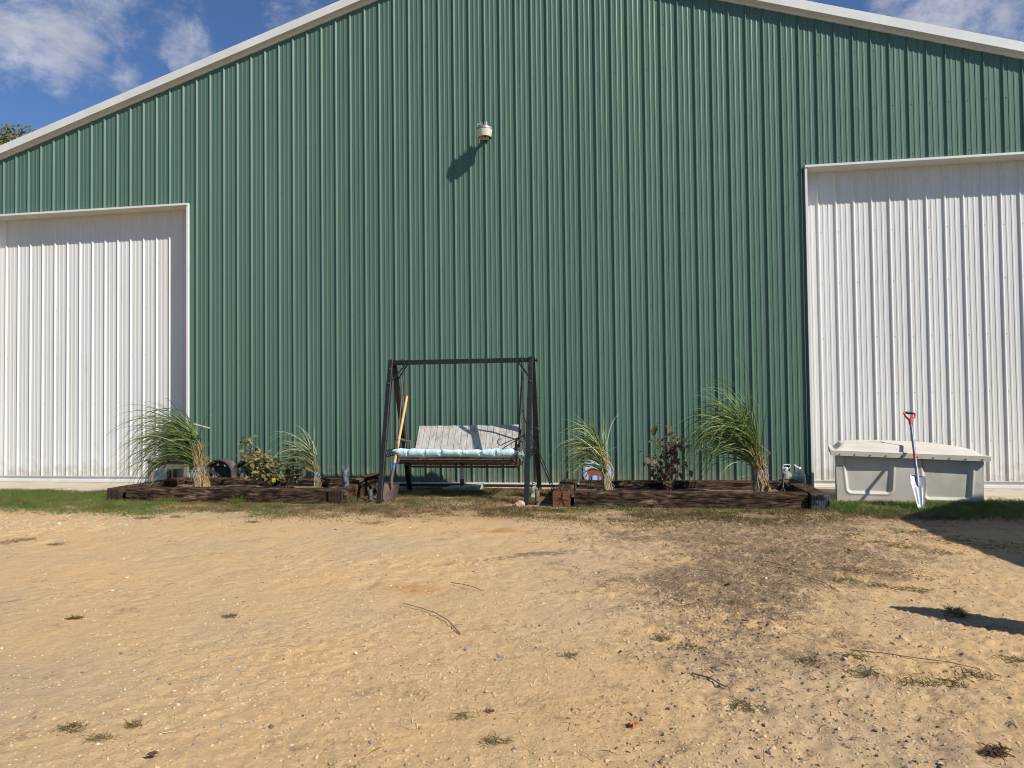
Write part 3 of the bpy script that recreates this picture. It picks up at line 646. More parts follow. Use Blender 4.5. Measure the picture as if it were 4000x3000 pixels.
# arms
for x,yo in ((3.575,0),(5.125,0)):
    mb=MB()
    mb.tube([(x,-1.25,.700),(x,-1.15,.712),(x,-.98,.690),(x,-.80,.655),(x,-.68,.652),(x,-.62,.66)],[.013,.017,.018,.017,.017,.013],10)
    a=mb.build('armrest',M['bronze'],sb,smooth=45)
    mb=MB(); mb.bar((x-.003,-1.245,.392),(x-.003,-1.245,.70),.034,.012,up=(0,1,0)); 
    mb.tube([(x-.01,-.86,.37),(x-.008,-.88,.50),(x,-.87,.665)],.010,8); mb.tube([(x-.02,-.74,.34),(x+.012,-.73,.40),(x+.012,-.70,.60),(x,-.70,.652)],.010,8)
    mb.tube([(x-.02,-1.20,.40),(x-.003,-.95,.385),(x-.01,-.75,.345)],.011,8)
    mb.build('arm_support',M['rust'],a,smooth=40)
for hx,fx,rx in ((3.570,3.566,3.537),(5.163,5.144,5.157)):
    mb=MB(); mb.tube([(hx,-.945,1.75),(hx,-.945,1.66),(hx+.004,-.945,1.60)],.007,8)
    mb.tube([(hx,-.98,1.70),(hx,-.985,1.752),(hx,-.945,1.757),(hx,-.945,1.752),(hx,-.945,1.70)],.006,8)
    hp=[Vector((hx+.004+.016*math.sin(a),-.945,1.575-.028*math.cos(a)*-1)) for a in np.linspace(0,math.pi*1.7,10)]
    mb.tube(hp,.005,8); mb.build('hook',M['dark'],sb,smooth=40)
    for (ex,ey,ez) in ((fx,-1.16,.712),(rx,-.66,.65)):
        mb=MB(); mb.tube([(hx,-.945,1.545),(hx+(ex-hx)*.45-.004,-.945+(ey+.985)*.40,1.20),(ex,ey,ez)],[.010,.0105,.009],8)
        mb.build('hanger_bar',M['bronze'],sb,smooth=40)

# cushion
def cushion():
    t_=thing('seat_cushion','long tufted pale aqua cushion lying on the swing bench','cushion',(4.35,-1.03,.47))
    nx_,nr_=260,30; X0,X1=3.515,5.145; V=[]; tuf=[3.72,3.95,4.16,4.43,4.67,4.86]
    for i in range(nx_+1):
        u=i/nx_; x=X0+(X1-X0)*u
        pin=sum(math.exp(-((x-q)/.020)**2) for q in tuf); e=min(u,1-u)*(X1-X0)
        endf=min(1,(e/.10))**.55
        puff=0
        for j in range(nr_):
            a=2*math.pi*j/nr_; c_,s_=math.cos(a),math.sin(a)
            hy=.250; hz=.064+.008*math.sin(u*9)+.012*math.exp(-(min(u,1-u)/.06)**2)
            yy=math.copysign(abs(c_)**.6,c_)*hy; zz=math.copysign(abs(s_)**.75,s_)*hz
            if s_>0: zz*=(1-.24*pin*(.6+.5*math.sin(x*37)))
            yy*=1-.06*pin
            zz*=endf; yy*=(.86+.14*endf)
            wr=fbm(np.array([x*14+3]),np.array([a*1.5]),1.0,3)[0]*.030*(.45+min(1,sum(math.exp(-((x-q)/.07)**2) for q in tuf)))*endf
            zz+=wr*abs(s_)+ (fbm(np.array([x*40]),np.array([a*2.2]),1,2)[0])*.006*endf
            yy+=wr*c_*1.2
            cyy=-1.045+yy; cz_=.468+.066-(cyy+1.25)*.215+zz
            if u<.08 : cz_+=.030*(1-u/.08)*(1 if c_<0 else .3)
            if u>.93 : cz_+=.020*((u-.93)/.07)
            V.append((x+ (0.010*math.sin(a*2) if e<.05 else 0),cyy,cz_))
    F=[(i*nr_+j,i*nr_+(j+1)%nr_,(i+1)*nr_+(j+1)%nr_,(i+1)*nr_+j) for i in range(nx_) for j in range(nr_)]
    o=npmesh('cushion_body',V,F,M['cushion'],parent=t_)
    mb=MB()
    for q in tuf:
        mb.tube([(q,-1.306+.0,.50),(q+.002,-1.312,.535),(q,-1.285,.562),(q,-1.25,.568)],.0035,6)
    for k in range(4):
        a=k*.5; mb.tube([(5.14,-1.02+.02*k,.53),(5.165+.01*k,-1.03,.56-.02*k),(5.175,-1.03+.01*k,.50-.03*k),(5.17,-1.02,.43)],.004,6)
    mb.loose('tie',M['cushion'],t_,smooth=40)
cushion()

# ------------------------------------------------------------------ long shovel
sv=thing('shovel','long wooden-handled round shovel leaning by the left leg of the swing','shovel',(3.53,-1.45,-.05))
A=Vector((3.548,-1.40,.19)); T=Vector((3.622,-.945,1.268)); d=(T-A)
mb=MB(); mb.tube([A+d*.14,A+d*.6,A+d*.97,A+d*1.0],[.0175,.0185,.019,.014],14); mb.build('handle',M['handle'],sv,smooth=40)
mb=MB(); mb.tube([A+d*.145,A+d*.21],[.0192,.0192],14,cap=False); mb.build('label_band',M['blue'],sv,smooth=40)
mb=MB(); mb.tube([A+d*.138,A+d*.145],[.0195,.0195],14,cap=False); mb.build('collar',M['pink'],sv,smooth=40)
bl=[];nu,nv2=14,20
for i in range(nv2+1):
    t=i/nv2; z=.165-.235*t; hw=.098*(1-.02*t) if t<.45 else .098*math.sqrt(max(0,1-((t-.45)/.56)**2))
    for j in range(nu+1):
        s=-1+2*j/nu; x=3.560-.020*t+ s*hw +.012*s*(0); y=-1.375-.085*t+.030*(abs(s)**2)*-(1-t*.6)
        bl.append((x,y,z+.0*s))
mb=MB(); F=[(i*(nu+1)+j,i*(nu+1)+j+1,(i+1)*(nu+1)+j+1,(i+1)*(nu+1)+j) for i in range(nv2) for j in range(nu)]
mb.add(bl,F); mb.add([(x,y+.004,z) for x,y,z in bl],[f[::-1] for f in F])
for s in (-1,1): mb.bar((3.56+s*.02,-1.376,.167),(3.56+s*.097,-1.392,.170),.016,.006)
mb.tube([A+d*.15,A+d*.02,(3.553,-1.392,.10),(3.548,-1.405,.0)],[.0205,.019,.016,.005],12)
mb.build('blade',M['rust'],sv,smooth=40)

# ------------------------------------------------------------------ pipe on block
pp=thing('vent_pipe','white pipe with rusty foot standing behind the swing','pipe',(4.195,-.25,-.04))
mb=MB(); mb.tube([(4.195,-.25,.10),(4.197,-.25,.40)],.026,16); mb.tube([(4.197,-.25,.40),(4.197,-.25,.43)],.030,16); mb.build('tube',M['pvc'],pp,smooth=40)
mb=MB(); mb.tube([(4.195,-.25,.0),(4.195,-.25,.10)],.027,16,cap=False); mb.build('rusty_foot',M['rust'],pp,smooth=40)
mb=MB(); mb.prism([(3.96,-.44,-.1),(4.46,-.40,-.1),(4.46,-.40,.02),(3.96,-.44,-.01)],(.03,.30,.0)); bo=mb.build('concrete_block',M['block'])
bev=bo.modifiers.new('b','BEVEL'); bev.width=.012; bev.segments=2
tag(bo,'flat grey concrete slab under the white pipe','concrete block')

# ------------------------------------------------------------------ garden hooks
def hook(pts,label,r=.0055):
    mb=MB(); mb.tube(pts,r,8); o=mb.build('garden_hook',M['dark'],smooth=45); tag(o,label,'garden hook','garden hooks leaning on the swing')
def crk(c,r,a0,a1,n=12,y=-1.2): return [(c[0]+r*math.cos(a),y,c[1]+r*math.sin(a)) for a in np.linspace(a0,a1,n)]
hook([(5.615,-.98,-.05),(5.45,-1.09,.40),(5.305,-1.2,.77),(5.30,-1.2,.80)]+crk((5.355,.80),.052,math.pi*.85,-math.pi*.45),'black garden hook stake whose crook shows right of the swing')
hook([(5.575,-1.0,-.05),(5.44,-1.08,.35),(5.30,-1.15,.70),(5.21,-1.18,1.0),(5.20,-1.18,1.06)]+crk((5.17,1.06),.03,0,math.pi*.9,8,-1.18),'tallest thin black garden hook stake behind the right swing leg')
hook(crk((4.935,.677),.040,math.pi*.42,math.pi*1.55,12,-1.29)+[(4.96,-1.29,.650),(5.105,-1.28,.712),(5.20,-1.24,.752),(5.30,-1.16,.79)],'black garden hook whose crook crosses the front of the bench boards')
hook([(4.95,-1.29,.59),(5.105,-1.275,.685),(5.22,-1.24,.745),(5.33,-1.1,.60),(5.56,-.98,.05),(5.60,-.96,-.05)],'lowest black garden hook crossing the right armrest')

# ------------------------------------------------------------------ rocks
def rock(name,c,r,sc,m,label,cat='rock',seed=1,group=None):
    rs=random.Random(seed); mb=MB(); n_,m_=18,12; vs=[]
    for j in range(m_+1):
        ph=math.pi*j/m_
        for i in range(n_):
            t=2*math.pi*i/n_; d=Vector((math.sin(ph)*math.cos(t),math.sin(ph)*math.sin(t),math.cos(ph)))
            q=1+.35*fbm(np.array([d.x*1.3+seed*3.1+d.z]),np.array([d.y*1.3+seed]),1.2,3)[0]*2
            q=min(q,1.12)
            vs.append(Vector(c)+Vector((d.x*sc[0],d.y*sc[1],d.z*sc[2]))*r*q)
    mb.add(vs,[(j*n_+i,(j+1)*n_+i,(j+1)*n_+(i+1)%n_,j*n_+(i+1)%n_) for j in range(m_) for i in range(n_)])
    o=mb.build(name,m,smooth=30); tag(o,label,cat,group); return o
rock('rock',(5.228,-1.705,-.03),.062,(1.05,.9,.78),M['rock'],'round tan rock at the foot of the right swing leg',seed=4)

# ------------------------------------------------------------------ horse head statues
def horse(base,h,m,label,ring=False,name='horse_head_statue',mane=True,rot=20):
    bx,by,bz=base; t_=thing(name,label,'statue',base)
    mb=MB()
    def P(x,y,z): return Vector((bx+x*h,by+y*h,bz+z*h))
    def loft(rings,n=16):
        vs=[]
        for (c_,rx,ry,ax) in rings:
            ax=Vector(ax).normalized(); a=Vector((1,0,0)); b2=ax.cross(a).normalized()
            for k in range(n):
                th=2*math.pi*k/n; vs.append(c_+a*math.cos(th)*rx*h+b2*math.sin(th)*ry*h)
        fs=[(i*n+k,i*n+(k+1)%n,(i+1)*n+(k+1)%n,(i+1)*n+k) for i in range(len(rings)-1) for k in range(n)]
        fs+=[tuple(range(n))[::-1],tuple(range((len(rings)-1)*n,len(rings)*n))]
        mb.add(vs,fs)
    # neck
    loft([(P(0,.10,0),.17,.22,(0,0,1)),(P(0,.10,.15),.16,.20,(0,0,1)),(P(0,.10,.35),.14,.17,(0,.05,1)),(P(0,.08,.55),.12,.15,(0,-.1,1)),(P(0,.03,.70),.11,.13,(0,-.35,1)),(P(0,-.02,.77),.07,.08,(0,-.6,1))])
    # head : poll -> muzzle
    loft([(P(0,.02,.80),.05,.05,(0,-.5,-1)),(P(0,-.01,.76),.115,.09,(0,-.4,-1)),(P(0,-.06,.66),.135,.12,(0,-.35,-1)),(P(0,-.10,.56),.130,.125,(0,-.35,-1)),(P(0,-.14,.45),.105,.10,(0,-.3,-1)),(P(0,-.175,.34),.082,.075,(0,-.3,-1)),(P(0,-.20,.25),.083,.075,(0,-.25,-1)),(P(0,-.21,.19),.070,.06,(0,-.2,-1)),(P(0,-.212,.165),.035,.03,(0,0,-1))])
    body=mb.build('head',m,t_,smooth=60)
    mb2=MB()
    for s in (-1,1):
        for p0,p1,w in ((P(s*.10,.03,.74),P(s*.135,.03,1.0),.055),):
            c0=p0; tip=p1; vs=[c0+Vector((-w*h,0,0)),c0+Vector((0,-w*h*.5,0)),c0+Vector((w*h,0,0)),c0+Vector((0,w*h*.6,0))]
            mid=c0.lerp(tip,.5); vs+=[mid+Vector((-w*h*.9,0,0)),mid+Vector((0,-.004*h,0)),mid+Vector((w*h*.8,0,0)),mid+Vector((0,w*h*.5,0)),tip]
            mb2.add(vs,[(0,1,5,4),(1,2,6,5),(2,3,7,6),(3,0,4,7),(4,5,8),(5,6,8),(6,7,8),(7,4,8)])
    mb2.loose('ear',m,t_,smooth=50)
    mb3=MB()
    for s in (-1,1):
        mb3.ball(P(s*.112,-.135,.60),.026*h,10,7); mb3.ball(P(s*.045,-.275,.245),.017*h,8,6)
        mb3.tube([P(s*.06,-.17,.67),P(s*.115,-.155,.655),P(s*.135,-.10,.61)],.012*h,6)
    mb3.loose('eye',M['dark'] if m is not M['horsebr'] else m,t_,smooth=50)
    if mane:
        mb4=MB()
        for k in range(2,9): mb4.ball(P(.0+.02*math.sin(k*2),.03+.02*k if k<2 else .09+.015*k,.82-.075*k),.055*h,8,6,jit=.1)
        mb4.build('mane',m,t_,smooth=50)
    if ring:
        mb5=MB(); R_=.42*h*.62; c_=P(0,-.24,.20-.18)
        mb5.tube([c_+Vector((math.cos(a)*R_,-.01*math.sin(a),math.sin(a)*R_)) for a in np.linspace(0,2*math.pi,29)],.012*h+.0015,6); mb5.build('ring',M['rust'],t_,smooth=50)
    t_.rotation_euler=(0,0,math.radians(rot))
horse((2.945,-1.40,.12),.285,M['horseg'],'largest grey horse head statue on the end of the left planter')
horse((3.352,-1.60,-.065),.225,M['horsek'],'small black horse head with ring on the ground left of the swing',ring=True)
horse((5.418,-1.55,-.065),.225,M['horsebr'],'brown iron horse head with ring on the ground right of the swing',ring=True,rot=2)

# frog-like ceramic bird
t_=thing('garden_ornament','pale green ceramic bird ornament behind the brown horse head','ornament',(5.30,-.95,-.03))
mb=MB(); mb.lathe((5.303,-.95,.0),[(.03,0),(.040,.02),(.043,.045),(.036,.075),(.022,.095),(.020,.10),(.026,.118),(.024,.132),(.012,.142),(.001,.145)],n=18); mb.ball((5.303,-.978,.112),.012,8,6,sc=(1,1.6,.7)); mb.ball((5.263,-.95,.045),.018,8,6,sc=(.8,1,1.6)); mb.ball((5.343,-.95,.045),.018,8,6,sc=(.8,1,1.6))
mb.box((5.27,-.98,-.05),(5.335,-.92,.002))
mb.build('body',M['palegreen'],t_,smooth=50)

# ------------------------------------------------------------------ iron figures in right bed
def bolt_man(x,y,z):
    t_=thing('bolt_figure','small rusty bolt figure with a hat standing in the right planter','figure',(x,y,z))
    mb=MB(); mb.tube([(x-.005,y,z+.10),(x+.005,y,z+.22)],.011,10); mb.ball((x-.005,y,z+.10),.013,8,6); mb.build('body',M['rust'],t_,smooth=45)
    for s in (-1,1):
        mb=MB(); mb.tube([(x-.003,y,z+.10),(x+s*.018-.005,y,z+.055),(x+s*.028-.005,y,z)],.006,8); mb.build('leg',M['rust'],t_,smooth=45)
        mb=MB(); mb.tube([(x+s*.008,y,z+.165),(x+s*.035,y-.005,z+.145),(x+s*.060,y-.01,z+.11)],.005,8); mb.build('arm',M['rust'],t_,smooth=45)
    mb=MB(); mb.ball((x+.006,y,z+.225),.013,10,7); mb.lathe((x+.007,y,z+.236),[(.001,-.001),(.030,.006),(.031,.009),(.015,.004),(.013,.022),(.001,.024)],n=16); mb.build('hat',M['rust'],t_,smooth=45)
bolt_man(8.28,-1.28,.045)
t_=thing('metal_dinosaur','small dark long-necked metal figure at the left end of the right planter','figure',(6.03,-1.2,.05))
mb=MB(); mb.tube([(5.965,-1.2,.13),(5.985,-1.2,.165),(6.02,-1.2,.175),(6.045,-1.2,.20),(6.055,-1.2,.245),(6.06,-1.2,.265),(6.075,-1.2,.262),(6.082,-1.2,.254)],[.003,.006,.012,.008,.005,.0065,.006,.003],8)
for (a,b_) in ((6.005,5.99),(6.03,6.045)): mb.tube([(a,-1.2,.17),(a+.012,-1.2,.12),(b_,-1.2,.04)],[.006,.005,.004],8)
mb.build('body',M['dark'],t_,smooth=45)

# ------------------------------------------------------------------ wheels
def wheel(c,az,label):
    c=Vector(c); t_=thing('wheel_rim',label,'wheel rim',(c.x,c.y,c.z-.2),'bare steel wheels behind the left planter')
    ax=Vector((math.sin(az),-math.cos(az),0))   # points to the camera side
    R=.203
    mb=MB(); 
    prof=[(R,.11),(R+.004,.115),(R+.004,.104),(R-.012,.098),(R-.014,.06),(R-.03,.04),(R-.032,-.03),(R-.016,-.06),(R-.014,-.13),(R+.003,-.138),(R+.004,-.146),(R-.003,-.146),(R-.020,-.13),(R-.022,-.06),(R-.038,-.03),(R-.038,.04),(R-.020,.062),(R-.018,.10),(R-.006,.112),(R,.11)]
    mb.lathe(c,prof,n=56,axis=ax); mb.build('barrel',M['rimgrey'],t_,smooth=40)
    # disc with holes: grid in polar coordinates
    mb=MB(); nr,na=16,128; hole_c=.118; hr=.021; vs=[]; a_=ax.orthogonal().normalized(); b2=ax.cross(a_)
    def depth(r): return .012-.055*math.exp(-((r-.075)/.03)**2)*0 + (-.03 if r<.085 else -.03+.045*min(1,(r-.085)/.03)) - .02*max(0,(r-.145)/.03)
    rad=np.linspace(.044,R-.034,nr+1)
    for r in rad:
        for k in range(na):
            th=2*math.pi*k/na; vs.append(c+ax*depth(r)+(a_*math.cos(th)+b2*math.sin(th))*r)
    fs=[]
    for i in range(nr):
        for k in range(na):
            rm=(rad[i]+rad[i+1])/2; th=2*math.pi*(k+.5)/na; px_,py_=rm*math.cos(th),rm*math.sin(th); bad=False
            for q in range(8):
                t=2*math.pi*q/8+.2
                if math.hypot(px_-.128*math.cos(t),py_-.128*math.sin(t))<.0195: bad=True
            if not bad: fs.append((i*na+k,i*na+(k+1)%na,(i+1)*na+(k+1)%na,(i+1)*na+k))
    mb.add(vs,fs); d_=mb.build('disc',M['rim'],t_,smooth=50)
    md=d_.modifiers.new('s','SOLIDIFY'); md.thickness=.005
    mb=MB()
    for q in range(8):
        t=2*math.pi*q/8; p=c+ax*(-.028)+(a_*math.cos(t)+b2*math.sin(t))*.070; mb.lathe(p,[(.009,0),(.008,.004),(.0005,.005)],n=8,axis=ax)
    for q in range(24):
        t=2*math.pi*q/24; p=c+ax*(.0)+(a_*math.cos(t)+b2*math.sin(t))*.158; mb.lathe(p,[(.004,0),(.003,.003),(.0005,.004)],n=6,axis=ax)
    mb.loose('rivet',M['bolt'],t_,smooth=50)
wheel((.50,-.235,.165),math.radians(11),'bare black steel wheel nearest the green grass sheaf')
wheel((.945,-.235,.160),math.radians(13),'bare black steel wheel half hidden by the olive bush')

# ------------------------------------------------------------------ plaque
t_=thing('horse_plaque','round stone plaque with a brown horse leaning on the green wall','plaque',(6.10,-.32,-.05))
tilt=math.radians(-10); ax=Vector((0,-math.cos(tilt),-math.sin(tilt))); upv=Vector((0,-math.sin(tilt)*-1,math.cos(tilt))); upv=Vector((0,math.sin(math.radians(10)),math.cos(math.radians(10)))); ax=Vector((0,-math.cos(math.radians(10)),math.sin(math.radians(10))))
pc=Vector((6.10,-.30,.205)); PR=.213
def pq(x,z,o_=0): return pc+Vector((1,0,0))*x*PR+upv*z*PR+ax*o_
mb=MB(); mb.lathe(pc,[(.001,-.035),(PR,-.035),(PR,.0),(PR*.96,.008),(PR*.88,.006),(PR*.86,.0),(.001,.0)],n=56,axis=ax); mb.build('disc',M['plaquerim'],t_,smooth=40)
mb=MB(); mb.lathe(pc,[(.0005,.002),(PR*.855,.002)],n=56,axis=ax); mb.build('sky_field',M['plaqueblue'],t_)
def flat(poly,o_,m,name,th=.004):
    mb=MB(); P=[pq(x,z,o_) for x,z in poly]; mb.prism(P,ax*th); return mb.build(name,m,t_)
horsep=[(-.62,.10),(-.55,.24),(-.42,.30),(-.20,.27),(0,.24),(.10,.32),(.25,.50),(.36,.56),(.40,.50),(.50,.42),(.58,.30),(.52,.22),(.42,.28),(.34,.24),(.30,.10),(.30,-.06),(.28,-.60),(.20,-.62),(.18,-.20),(.10,-.16),(.08,-.60),(0,-.61),(-.02,-.18),(-.25,-.16),(-.36,-.14),(-.34,-.60),(-.43,-.61),(-.46,-.18),(-.50,-.55),(-.58,-.56),(-.58,-.10),(-.62,-.02),(-.72,-.28),(-.80,-.24),(-.70,-.05)]
flat(horsep,.003,M['plaquehorse'],'horse_figure')
flat([(.34,.10),(.40,.14),(.62,.12),(.66,-.02),(.62,-.60),(.56,-.61),(.52,-.15),(.42,-.14),(.40,-.61),(.34,-.61)],.0032,M['plaquehorse'],'foal_figure')
flat([(-.45,.62),(-.38,.70),(-.25,.74),(-.1,.72),(0,.66),(-.12,.60),(-.32,.58)],.003,M['plaquewhite'],'cloud'); flat([(-.70,.42),(-.62,.48),(-.52,.46),(-.46,.40),(-.58,.37)],.003,M['plaquewhite'],'cloud')
flat([(-.60,-.60),(-.4,-.55),(.4,-.55),(.60,-.60),(.40,-.75),(0,-.84),(-.4,-.75)],.0026,M['plaquegreen'],'grass_strip',.002)

# ------------------------------------------------------------------ water jugs
def jug(x,y,z,rot,label):
    t_=thing('water_jug',label,'jug',(x,y,z),'clear jugs behind the right planter')
    prof=[(.001,.002),(.070,.0),(.078,.012)]
    for k in range(7):
        h=.022+k*.020; prof+=[(.080,h),(.0745,h+.010)]
    prof+=[(.081,.165),(.080,.19),(.072,.22),(.055,.25),(.032,.275),(.022,.285),(.021,.30)]
    mb=MB(); mb.lathe((x,y,z),prof,n=40)
    o=mb.build('body',M['jug'],t_,smooth=70); md=o.modifiers.new('s','SOLIDIFY'); md.thickness=.0012
    mb=MB(); mb.lathe((x,y,z+.292),[(.026,0),(.026,.024),(.022,.028),(.001,.028)],n=24); mb.build('cap',M['cap'],t_,smooth=40)
    mb=MB(); c,s=math.cos(rot),math.sin(rot)
    pts=[(-.026,.0),(-.045,.02),(-.03,.055),(.03,.060),(.055,.05),(.05,.025),(.026,.0)] if rot>=0 else [(.0,.012),(-.05,.05),(-.065,.062),(-.06,.045),(-.012,.005)]
    mb.tube([(x+a,y-.01,z+.298+b2) for a,b2 in pts],.0055,6); mb.build('handle',M['cap'],t_,smooth=40)
jug(8.545,-.245,-.045,0.0,'clear plastic water jug with its white handle up, left of the pair')
jug(8.715,-.225,-.045,-1.0,'clear plastic water jug with its handle tipped over, beside the white door')

# ------------------------------------------------------------------ feed box
def feedbox():
    t_=thing('feed_box','large cream plastic storage bin with a domed lid by the right door','storage bin',(9.75,-.7,-.05))
    X0,X1=8.955,10.50
    def fy(u): return -.955-.14*u
    def topb(u): return .497-.045*u
    def w(u,v): # front face point u,v 0..1 (v up)
        x=X0+(X1-X0)*u; x+=(.5-u)*(-.02)*(v-.5)
        return x
    def sd(px_,pz,a,b_,c_,d_):  # inside measure of trapezoid with rounded bottom
        z0,z1=b_; x0t,x1t,x0b,x1b=a
        t=(pz-z0)/(z1-z0); t=min(1.5,max(-.5,t)); xl=x0b+(x0t-x0b)*t; xr=x1b+(x1t-x1b)*t; r=.05
        dx=max(xl+r-px_,px_-xr+r); dz=max(z0+r-pz,pz-(z1+.2)+r)
        return -(min(max(dx,dz),0)+math.hypot(max(dx,0),max(dz,0))-r)
    nx_,nz_=170,70; V=[]; Pn=[((9.035,9.575,9.075,9.545),(.045,.50)),((9.86,10.40,9.90,10.365),(-.01,.50))]
    for i in range(nx_+1):
        u=i/nx_
        for j in range(nz_+1):
            v=j/nz_; z=-.09+(topb(u)+.09)*v; x=w(u,v)
            y=fy(u)-.02+.03*(1-v)*.0-.012*v
            k=0
            for a,b_ in Pn:
                s=sd(x,z,a,b_,0,0); q=min(1,max(0,(s+.004)/.030)); k=max(k,q*q*(3-2*q))
                lipp=math.exp(-((s+.012)/.009)**2); y-=.006*lipp
            y+=.022*k
            # slight bow
            y-=.010*math.sin(math.pi*v)*math.sin(math.pi*u)
            V.append((x,y,z))
    I=lambda i,j:i*(nz_+1)+j
    F=[(I(i,j),I(i+1,j),I(i+1,j+1),I(i,j+1)) for i in range(nx_) for j in range(nz_)]
    # sides and back
    b0=len(V)
    npmesh('front_panel',V,F,M['box'],parent=t_)
    mb=MB(); 
    mb.add([(X0,fy(0)-.021,-.09),(X0+.01,fy(0)-.032,topb(0)),(X0+.17,-.33,topb(0)),(X0+.17,-.33,-.09)],[(0,3,2,1)][::-1])
    mb.add([(X1,fy(1)-.021,-.09),(X1-.01,fy(1)-.032,topb(1)),(X1-.03,-.36,topb(1)),(X1-.03,-.36,-.09)],[(0,1,2,3)])
    mb.add([(X0+.17,-.33,-.09),(X1-.03,-.36,-.09),(X1-.03,-.36,topb(1)),(X0+.17,-.33,topb(0))],[(0,3,2,1)])
    mb.build('body',M['box'],t_)
    # lid: skirt + domed top
    LX0,LX1=8.875,10.555; nx_,ny_=110,44; V=[]
    def lz(u): return .553-.062*u
    for i in range(nx_+1):
        u=i/nx_; x=LX0+(LX1-LX0)*u
        for j in range(ny_+1):
            v=j/ny_; yf=fy(u)-.090; yb=-.24; y=yf+(yb-yf)*v
            e=min((x-LX0),(LX1-x),(y-yf),(yb-y)); ex=min(x-LX0,LX1-x); ey=min(y-yf,yb-y)
            s1=min(1,max(0,(ex-.035)/.12)); s2=min(1,max(0,(ey-.035)/.075)); s=min(s1,s2); s=s*s*(3-2*s)
            bow=1-abs(2*u-1)**3.2
            xq=x+(1-u)*v*.20
            z=lz(u)+.055*s+ .052*s*bow*(.45+.55*min(1,v*2.0)) +.008*math.exp(-((e-.018)/.012)**2)
            V.append((xq,y,z))
    J=lambda i,j:i*(ny_+1)+j
    F=[(J(i,j),J(i+1,j),J(i+1,j+1),J(i,j+1)) for i in range(nx_) for j in range(ny_)]
    lid=npmesh('lid',V,F,M['lid'],parent=t_)
    mb=MB()
    ring=[V[J(i,0)] for i in range(nx_+1)]+[V[J(nx_,j)] for j in range(1,ny_+1)]+[V[J(i,ny_)] for i in range(nx_-1,-1,-1)]+[V[J(0,j)] for j in range(ny_-1,0,-1)]
    n_=len(ring); cxm,cym=9.7,-.65
    for k in range(3):
        pass
    lo=[(x+(cxm-x)*.004,y+(cym-y)*.006,z-.058) for x,y,z in ring]; li=[(x+(cxm-x)*.03,y+(cym-y)*.05,z-.058) for x,y,z in ring]; lu=[(x+(cxm-x)*.03,y+(cym-y)*.05,z-.012) for x,y,z in ring]
    mb.add(ring+lo+li+lu,[(k,n_+k,n_+(k+1)%n_,(k+1)%n_) for k in range(n_)]+[(n_+k,2*n_+k,2*n_+(k+1)%n_,n_+(k+1)%n_) for k in range(n_)]+[(2*n_+k,3*n_+k,3*n_+(k+1)%n_,2*n_+(k+1)%n_) for k in range(n_)])
    mb.build('lid_skirt',M['lid'],lid,smooth=40)
    mb=MB()
    for k in range(10):
        u=.06+k*.0985; x=LX0+(LX1-LX0)*u; mb.lathe((x,fy(u)-.090,lz(u)-.040),[(.008,0),(.006,.004),(.0005,.005)],n=8,axis=(0,-1,0))
    mb.loose('rivet',M['bolt'],lid)
feedbox()

# ------------------------------------------------------------------ red-handled digging shovel
ds=thing('digging_shovel','serrated silver digging shovel with red D-handle leaning on the bin','shovel',(9.62,-1.66,-.05))
P0=Vector((9.615,-1.66,-.055)); PT=Vector((9.84,-.84,.985))   # tip, grip centre
axd=(PT-P0); Lh=axd.length; axd.normalize(); sdv=Vector((1,0,0)); sdv=(sdv-axd*sdv.dot(axd)).normalized(); nrm_=axd.cross(sdv).normalized()
if nrm_.y>0: nrm_=-nrm_
def dp(t,s=0,n_=0): return P0+axd*t+sdv*s+nrm_*n_
BL=.44
mb=MB(); V=[]; nr=44; nc=10
for i in range(nr+1):
    t=i/nr; hw=.026+(.078-.026)*min(1,t/.72)**.8
    if t<.08: hw*=.55+.45*t/.08
    if t>.93: hw+=.006*(t-.93)/.07
    if .10<t<.72 and i%2==0: hw-=.007
    for j in range(nc+1):
        s=-1+2*j/nc; V.append(dp(t*BL,s*hw,.004-.020*(s*s)*-1*(.4+.6*t) -.006*math.exp(-((abs(s)-.42)/.12)**2)*(1 if .15<t<.75 else 0)*-1.2))
F=[(i*(nc+1)+j,i*(nc+1)+j+1,(i+1)*(nc+1)+j+1,(i+1)*(nc+1)+j) for i in range(nr) for j in range(nc)]
mb.add(V,F); mb.add([v-nrm_*.003 for v in V],[f[::-1] for f in F])
mb.bar(dp(BL,-.080,.010),dp(BL,.080,.010),.022,.006,up=axd)
mb.tube([dp(BL*.70,0,.008),dp(BL*.9,0,.012),dp(BL+.05,0,.010)],[.010,.018,.019],12)
mb.build('blade',M['silver'],ds,smooth=45)
mb=MB(); mb.tube([dp(BL+.03,0,.010),dp(BL+.35,0,.008),dp(Lh-.13,0,0)],.0165,14); mb.build('shaft',M['shaft'],ds,smooth=45)
mb=MB(); mb.tube([dp(BL+.24,0,.0085),dp(BL+.31,0,.008)],.0172,14,cap=False); mb.build('red_sticker',M['red'],ds,smooth=45)
mb=MB(); mb.tube([dp(Lh-.17,0,0),dp(Lh-.12,0,0),dp(Lh-.10,0,0)],[.021,.022,.020],12)
for s in (-1,1):
    mb.tube([dp(Lh-.115,s*.004,0),dp(Lh-.085,s*.028,0),dp(Lh-.05,s*.052,0),dp(Lh-.015,s*.060,0),dp(Lh,s*.055,0)],[.016,.013,.011,.011,.012],10)
mb.tube([dp(Lh,-.056,0),dp(Lh,.056,0)],.0125,10)
mb.build('d_handle',M['red'],ds,smooth=45)
mb=MB(); mb.tube([dp(Lh,-.036,0),dp(Lh,.036,0)],.0155,12); mb.build('grip',M['grip'],ds,smooth=45)

